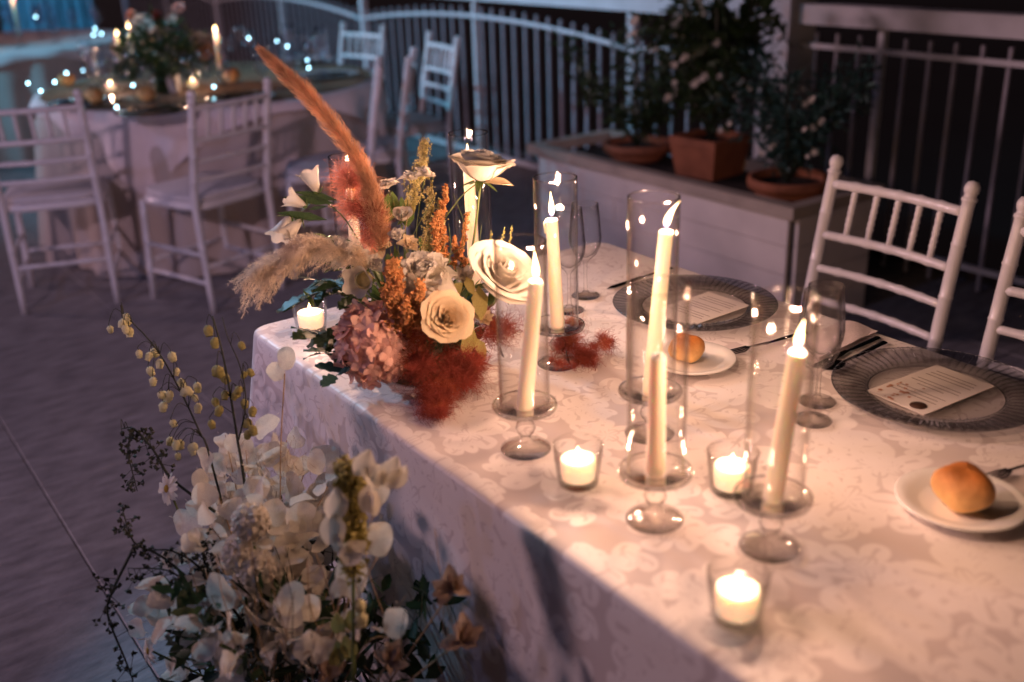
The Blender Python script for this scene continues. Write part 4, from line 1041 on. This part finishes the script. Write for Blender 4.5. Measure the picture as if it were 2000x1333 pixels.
# tendrils
for k in range(26):
    x0, y0 = rnd.uniform(740,960), rnd.uniform(480,620); x1, y1 = x0+rnd.uniform(-50,60), y0-rnd.uniform(40,130)
    MB().tube(curve([at(x0,y0,1.84), at((x0+x1)/2+rnd.uniform(-15,15),(y0+y1)/2,1.83), at(x1,y1,1.84)], 8), .0006, 4).build('tendril', M['stem' if k % 3 else 'drystem'], F)
for k in range(26):
    x, y = rnd.uniform(680,990), rnd.uniform(490,600); a = rnd.uniform(0, 2*PI)
    put_petal(at(x,y,1.89), at(x+32*math.cos(a),y+32*math.sin(a),1.87), lance_leaf(rnd.choice(['leaf','leaf','leafm','leafb']), rnd.uniform(.16,.3)), F, -FW+Vector((rnd.gauss(0,.5), rnd.gauss(0,.5), rnd.gauss(0,.5))))
# dark lobed leaves on the left
ol = lobed_leaf(M['leaf'], 1, .30, 3.5); olb = lobed_leaf(M['leafb'], 1, .28, 3)
sprig(F, [at(760,600,1.83), at(700,590,1.80), at(655,560,1.79), at(600,580,1.79)], ol, .052, 12)
sprig(F, [at(760,620,1.82), at(700,610,1.79), at(640,650,1.78), at(612,655,1.75)], ol, .050, 10)
sprig(F, [at(720,650,1.80), at(670,680,1.79), at(625,692,1.75)], ol, .040, 8)
sprig(F, [at(720,660,1.80), at(690,710,1.785), at(655,735,1.73)], olb, .042, 8)
sprig(F, [at(735,560,1.84), at(690,535,1.82), at(650,520,1.81)], lance_leaf('leafm', .12), .035, 14)
sprig(F, [at(740,590,1.84), at(680,560,1.80), at(610,545,1.80)], lance_leaf('leaf', .10), .030, 18)
sprig(F, [at(700,560,1.84), at(640,565,1.80), at(570,600,1.79)], lance_leaf('leaf', .12), .02, 16)

# ------------------------------------------------------------ arrangement standing on the floor
G_ = thing('floor_arrangement', 'tall floor arrangement of pale seed discs, yellow bells, daisies and dark twigs before the table', 'flowers', (0,0,0))
root = Vector((-1.42, .47, .02))
MB().lathe([(0,0),(.12,0),(.13,.02),(.125,.16),(.10,.19),(0,.2)], 24, Matrix.Translation((root.x, root.y, 0))).build('foam_base', M['leaf'], G_)
b = MB()
for k in range(1000):
    a = rnd.uniform(0, 2*PI); u = rnd.random()**.5; p = root+Vector((.34*u*math.cos(a)+.05, .17*u*math.sin(a), rnd.uniform(.0,.34)*(1.05-u*.5)))
    if p.y > .64: continue
    leafquad(b, p, Vector((rnd.gauss(0,.8)+.5*math.cos(a), rnd.gauss(0,.6), rnd.uniform(.1,1))), rnd.uniform(.03,.07), rnd.uniform(.004,.011))
b.build('greenery', M['twig'], G_, kind='stuff')
b = MB()
for k in range(300):
    a = rnd.uniform(0, 2*PI); p = at(rnd.uniform(330,860), rnd.uniform(1150,1330), rnd.uniform(1.5,1.7)); leafquad(b, p, Vector((rnd.gauss(0,.8), rnd.gauss(0,.6), rnd.uniform(.1,1))), rnd.uniform(.03,.06), rnd.uniform(.004,.011))
b.build('dark_leaves', M['leaf'], G_, kind='stuff')
b = MB()
for k in range(1000):
    a = rnd.uniform(0, 2*PI); z = rnd.uniform(.2, .56); u = rnd.random()**.5*(.20-.13*(z-.2)/.36); p = Vector((root.x-.04+u*1.15*math.cos(a), root.y+.09+u*.7*math.sin(a), z))
    if p.y > .64: continue
    leafquad(b, p, Vector((rnd.gauss(0,.8), rnd.gauss(0,.6), rnd.uniform(0,1))), rnd.uniform(.02,.05), rnd.uniform(.002,.006))
b.build('filler_twigs', M['twig'], G_, kind='stuff')
# seed disc mesh
def disc_mesh(nm, m, asp=1.25):
    b = MB(); ph_ = asp*9; b.grid(lambda u, v: Vector((.5*v*math.cos(2*PI*u)*(1+.07*math.sin(4*PI*u+ph_)), .5*asp*(1+v*math.sin(2*PI*u)*(1+.06*math.sin(6*PI*u+ph_))), .13*math.sin(2*PI*u*2+ph_)*v*v+.05*v*v+.04*math.sin(2*PI*u*5)*v**3)), 24, 5, True)
    b.tube([(0, asp*1.0, 0), (0, asp*1.13, 0)], .012, 3); b.tube([(0,-.15,0),(0,0.02,0)], .018, 3)
    return b.mesh(nm, m)
rnd.seed(21)
dm = [disc_mesh('seed_disc', M['lun'], a) for a in (1.05, 1.25, 1.45)]
def lunaria(pts, n, s0=.037, dep=.0):
    n = int(n*1.7)
    c = curve(pts, 12); s_ = MB().tube(c, [.0018*(1-.6*i/12) for i in range(13)], 5).build('lunaria_branch', M['drystem'], G_)
    for k in range(n):
        t = rnd.uniform(.35, 1); i = min(int(t*12), 11); p = c[i].lerp(c[i+1], t*12-i); d = (c[i+1]-c[i]).normalized()
        o_ = Vector((rnd.gauss(0,1), rnd.gauss(0,1), rnd.gauss(0,.8))).normalized(); q = p+o_*rnd.uniform(.008,.055); s2 = s0*rnd.uniform(.75,1.2)
        y_ = (o_+d*.5+Vector((0,0,-.2))).normalized(); z_ = (-FW+Vector((rnd.gauss(0,.7), rnd.gauss(0,.7), rnd.gauss(0,.7)))); z_ = (z_-y_*z_.dot(y_)).normalized(); x_ = y_.cross(z_)
        inst('seed_disc', dm[k % 3], s_, Matrix(((x_.x*s2,y_.x*s2,z_.x*s2,q.x),(x_.y*s2,y_.y*s2,z_.y*s2,q.y),(x_.z*s2,y_.z*s2,z_.z*s2,q.z),(0,0,0,1))))
    return s_
rb = lambda: root+Vector((rnd.uniform(-.05,.05), rnd.uniform(-.05,.05), .12))
for (tx, ty, d_, n_) in ((440,850,1.78,9), (480,880,1.76,12), (560,860,1.82,12), (600,900,1.80,10), (540,960,1.76,14), (590,990,1.74,13), (420,950,1.70,8), (400,1010,1.68,9), (470,1010,1.62,12), (520,1060,1.62,12), (600,1080,1.66,11), (450,1120,1.62,9), (540,1150,1.60,12), (620,1160,1.6,8), (500,1230,1.58,8), (300,1200,1.66,5), (270,1250,1.68,5), (420,1080,1.64,6), (640,950,1.7,6), (610,1230,1.55,5), (420,1270,1.5,6), (560,1290,1.45,6), (700,1240,1.45,5), (330,1150,1.62,6)):
    lunaria([rb(), at((tx+520)/2, (ty+1250)/2, d_+.02), at(tx, ty, d_)], n_)
# single disc on long stem against the cloth
c = curve([at(548,1050,1.74), at(548,880,1.74), at(556,730,1.74)], 10); s_ = MB().tube(c, .0011, 5).build('lunaria_branch', M['drystem'], G_)
put_petal(at(557,722,1.74), at(560,684,1.735), disc_mesh('seed_disc', M['lun'], 1.2), s_).name = 'seed_disc'
put_petal(at(545,745,1.745), at(533,712,1.74), disc_mesh('seed_disc', M['lun'], 1.1), s_).name = 'seed_disc'
# foreground discs at the right
for (x, y, x2, y2) in ((738,1085,742,1030), (685,1165,686,1098), (770,1245,774,1195), (582,1285,604,1252), (668,1130,655,1160), (700,1000,712,960), (735,985,740,935)):
    st_ = MB().tube(curve([root+Vector((.05,.02,.15)), at((x+640)/2,(y+1300)/2,1.45), at(x,y,1.42)], 8), .001, 4).build('lunaria_branch', M['drystem'], G_)
    o = put_petal(at(x,y,1.42), at(x2,y2,1.415), dm[1], st_); o.name = 'seed_disc'
# yellow bell stems
def bellstem(pts, clusters, m='yellow', r=.0022, sz=.013):
    s_ = MB().tube(curve(pts, 16), [r*(1-.55*i/16) for i in range(17)], 6).build('bell_stem', M['twig'], G_)
    c = curve(pts, 16); bb = lance.get(('yb', m))
    if bb is None:
        q = MB(); q.lathe([(0,0),(.25,.05),(.48,.35),(.5,.75),(.36,1.1),(.42,1.22),(.30,1.15),(.3,.8),(0,.5)], 10)
        for k in range(4): leafquad(q, (0,0,0), (math.cos(k*PI/2), math.sin(k*PI/2), 1), .8, .16, Vector((0,0,1)))
        bb = lance[('yb', m)] = q.mesh('bell_bud', M[m])
    for (x, y, n_) in clusters:
        base = min(c, key=lambda v: (v-at(x,y,(v-CAM).dot(FW))).length); dd = (base-CAM).dot(FW)
        for k in range(n_):
            p = at(x+rnd.gauss(0,9), y+rnd.gauss(0,9), dd+rnd.gauss(0,.01)); MB().tube(curve([base, base.lerp(p,.5)+Vector((0,0,.02)), p+Vector((0,0,.006)), p], 8), .0006, 4).build('pedicel', M['twig'], s_)
            inst('bell_bud', bb, s_, aim(p, (rnd.gauss(0,.35), rnd.gauss(0,.35), -1), sc=sz*rnd.uniform(.8,1.15), roll=rnd.random()*6))
    return s_
bellstem([root+Vector((0,0,.15)), at(420,930,1.74), at(390,845,1.76), at(345,750,1.78), at(300,675,1.79), at(240,612,1.80)], [(240,630,3),(222,625,2),(262,640,2),(296,690,3),(322,700,2),(300,712,2),(318,765,3),(350,728,2),(362,757,3),(383,775,2),(322,788,2),(340,822,2),(350,870,3),(375,868,3),(335,860,2)])
bellstem([root+Vector((0,0,.15)), at(480,960,1.72), at(464,860,1.73), at(448,760,1.74), at(432,680,1.75), at(415,618,1.76)], [(416,635,2),(424,712,2),(440,745,2),(428,790,2),(455,765,2),(412,822,1)], 'leafy', .0028, .015)
bellstem([at(466,860,1.72), at(480,790,1.72), at(470,720,1.73), at(445,660,1.74), at(434,620,1.75)], [(458,668,1),(486,735,2),(476,765,2),(485,805,2),(492,830,2),(475,830,1)], 'leafy', .0014, .013)
bellstem([at(420,1000,1.70), at(335,935,1.72), at(300,880,1.73), at(262,838,1.74), at(238,838,1.74)], [(245,850,2)], 'twig', .0026, .008)
# dark twigs with tiny buds
def twig(pts, buds=16, r=.002, w=.010):
    c = curve(pts, 16); s_ = MB().tube(c, [r*(1-.6*i/16) for i in range(17)], 5).build('dark_twig', M['twig'], G_); b = MB()
    for k in range(buds):
        p = rnd.choice(c[3:]); e = p+Vector((rnd.gauss(0,1), rnd.gauss(0,1), rnd.gauss(-.3,1)))*w; b.tube([p, e], .0006, 3)
        for q in range(3): b.crumb(e+Vector((rnd.gauss(0,1), rnd.gauss(0,1), rnd.gauss(0,1)))*.003, .0045)
    b.build('buds', M['twig'], s_, False, 'stuff')
twig([at(262,838,1.74), at(250,880,1.74), at(268,960,1.735)], 22)
twig([at(330,935,1.72), at(300,880,1.73), at(262,840,1.74)], 26)
twig([at(520,1290,1.62), at(420,1180,1.62), at(320,1090,1.63), at(262,1060,1.64), at(240,1000,1.65)], 26, .003)
twig([at(500,1250,1.62), at(400,1120,1.62), at(340,1078,1.62), at(290,1075,1.62)], 16, .0026)
twig([at(262,1068,1.64), at(222,1150,1.64), at(210,1200,1.64), at(245,1290,1.64), at(260,1330,1.64)], 34, .0028, .014)
twig([at(470,1250,1.62), at(420,1130,1.62), at(385,1080,1.62)], 20, .0018)
twig([at(400,1200,1.62), at(340,1120,1.62), at(250,1110,1.63)], 26, .002, .016)
twig([at(430,1180,1.62), at(400,1100,1.63), at(385,1040,1.64)], 20, .002)
# daisies
def daisy(p, d, s_, label):
    c_ = inst('daisy', MB().lathe([(0,.10),(.14,.08),(.2,.02),(.18,-.05),(0,-.08)], 16).mesh('centre', M['daisyc']), G_, aim(p, d, sc=s_)); c_['label'] = label
    pm_ = petal_mesh('petal', M['white'], .14, .62, .3, .25, .02, 4, 6, narrow=.5)
    for k in range(19): inst('petal', pm_, c_, Matrix.Rotation(k*2*PI/19+rnd.uniform(-.08,.08), 4, 'Z') @ Matrix.Translation((0,.14,0)) @ Matrix.Rotation(rnd.uniform(-.15,.25), 4, 'X'))
    MB().tube(lean_curve(p-Vector(d).normalized()*.004, root+Vector((-.05,0,.2))), .0018, 5).build('daisy_stem', M['stem'], G_)
daisy(at(326,955,1.72), -FW*.75-RT*.65+UP*.1, .036, 'pale daisy with yellow centre facing left')
daisy(at(290,1272,1.64), -FW*.6-RT*.8, .032, 'low daisy half hidden near the dark twigs')
# fluffy pale blooms in front (hydrangea like)
fl2 = fb_.mesh('floret', M['white'])
for (x, y, d_, r_) in ((490,1020,1.56,.030), (465,1085,1.56,.026), (500,1110,1.56,.030)):
    hb = inst('white_hydrangea', MB().lathe([(0,-.5),(.4,-.3),(.5,0),(.3,.4),(0,.5)], 10).mesh('white_hydrangea', M['cream']), G_, Matrix.Translation(at(x,y,d_)) @ Matrix.Scale(r_, 4))
    for k in range(44):
        z = 1-2*(k+.5)/44; a = k*2.4; rr = math.sqrt(1-z*z); inst('floret', fl2, hb, aim((rr*math.cos(a)*.8, rr*math.sin(a)*.8, z*.8), (rr*math.cos(a), rr*math.sin(a), z), sc=.42*rnd.uniform(.8,1.2), roll=a))
    MB().tube(lean_curve(at(x,y,d_), root+Vector((0,0,.2))), .002, 5).build('bloom_stem', M['stem'], G_)
# green column with white sweet peas at the right
col = curve([at(690,1333,1.40), at(690,1160,1.40), at(688,1020,1.40), at(680,905,1.40)], 16)
cs = MB().tube(col, [.003*(1-.6*i/16) for i in range(17)], 6).build('foxtail_stem', M['stem'], G_)
b = MB()
for k in range(900):
    t = rnd.uniform(.35,1)**.8; i = min(int(t*16), 15); p = col[i].lerp(col[i+1], t*16-i); o_ = Vector((rnd.gauss(0,1), rnd.gauss(0,1), rnd.gauss(0,.6))).normalized()
    leafquad(b, p, o_+Vector((0,0,-.2)), rnd.uniform(.012,.026), .003) if k % 2 else b.crumb(p+o_*rnd.uniform(.004,.022), .006)
b.build('foxtail_buds', M['leafy'], cs, False, 'stuff')
pw = petal_mesh('petal', M['white'], .42, 1, .5, .2, .05)
for (x, y, x2, y2, sc_) in ((705,930,720,880,1),(745,950,715,905,1),(750,950,775,895,1),(760,945,795,915,1),(725,1000,718,945,1),(730,960,728,1010,1),(655,1060,648,1000,1),(650,1010,660,955,1),(668,1075,655,1040,1),(672,1095,712,1060,1),(705,1090,660,1075,1)):
    o = put_petal(at(x,y,1.38), at(x2,y2,1.375), pw, cs, -FW+Vector((rnd.gauss(0,.4), rnd.gauss(0,.4), rnd.gauss(0,.4))))
for (x, y) in ((702,1172),(700,1200),(706,1198)): inst('bell_bud', lance[('yb','yellow')], cs, aim(at(x,y,1.40), (0,0,-1), sc=.016))
for (x, y) in ((665,1235),(695,1230),(672,1290),(690,1280),(655,1300)): put_petal(at(x,y,1.42), at(x+rnd.uniform(-20,20),y-35,1.415), petal_mesh('petal', M['leafy'], .4, 1, .4, .2, .05), cs)
# dried brown flowers at the bottom right
for (tx, ty, d_) in ((885,1150,1.40), (900,1250,1.36), (760,1290,1.42), (640,1315,1.5)):
    c = lean_curve(root+Vector((.1,.0,.12)), at(tx,ty,d_), .02); s_ = MB().tube(c, .0014, 5).build('dried_stem', M['drystem'], G_)
    for k in range(7):
        a = rnd.uniform(0, 2*PI); put_petal(at(tx,ty,d_), at(tx+rnd.uniform(22,48)*math.cos(a), ty+rnd.uniform(22,48)*math.sin(a), d_-.01), petal_mesh('petal', M['brownd'], .35, 1, .4, .3, .08), s_, -FW+Vector((rnd.gauss(0,.6),)*3))
for k in range(70):
    a = at(rnd.uniform(420,900), rnd.uniform(1200,1333), rnd.uniform(1.42,1.7)); e = a+Vector((rnd.uniform(-.08,.08), rnd.uniform(-.03,.02), rnd.uniform(.04,.16)))
    MB().tube(lean_curve(a, e), .0006, 4).build('fine_stem', M['drystem' if k % 2 else 'twig'], G_)
# fine dark filigree behind the seed discs
b = MB()
for k in range(420):
    a = at(rnd.uniform(400,640), rnd.uniform(880,1180), rnd.uniform(1.72,1.82)); pts = [a]
    for q in range(4): pts.append(pts[-1]+Vector((rnd.gauss(0,.008), rnd.gauss(0,.006), rnd.gauss(.004,.010))))
    b.ribbon(pts, .0004)
b.build('fine_twigs', M['drystem'], G_, False, 'stuff')

# ------------------------------------------------------------ centrepieces on the round tables
def centre(label, x, y, s_, z=Z2):
    o = thing('flower_arrangement', label, 'flowers', (x, y, z)); b = MB()
    MB().lathe([(0,0),(.05,0),(.045,.06),(.06,.10),(0,.10)], 16).build('vase', M['leaf'], o)
    for k in range(700):
        a = rnd.uniform(0, 2*PI); u = rnd.random()**.6; p = Vector((.19*u*math.cos(a), .19*u*math.sin(a), .08+rnd.uniform(0,.26)*(1.1-u*.5)))*s_
        leafquad(b, p, Vector((math.cos(a)+rnd.gauss(0,.5), math.sin(a)+rnd.gauss(0,.5), rnd.gauss(.3,.6))), rnd.uniform(.03,.07), rnd.uniform(.006,.014))
    b.build('foliage', M['leaf'], o, kind='stuff'); return o
cp = atz(330, 185, Z2)
C1 = centre('dark leafy centrepiece with pale roses on the nearer round table', cp.x-.10, cp.y+.02, 1.05)
bpy.context.view_layer.update()
for (x, y, r_, m) in ((283,58,.055,'white'), (290,92,.035,'cream'), (258,32,.022,'peach'), (350,20,.028,'pink'), (335,42,.026,'white'), (395,80,.04,'brownd'), (400,100,.035,'orange'), (305,30,.02,'rust')):
    dd = (C1.location-CAM).dot(FW)-.10; p = at(x, y, dd)-C1.location
    if m in ('white','cream','peach','pink'): rose(C1, 'rose', p, -FW+Vector((0,0,.5)), r_, m, 12, 1.1)
    else: puff(C1, 'moss_tuft', p, r_, m, 260, .002)
centre('dark leafy centrepiece cut off at the left edge, on the far round table', -8.75, 1.35, 1.3)
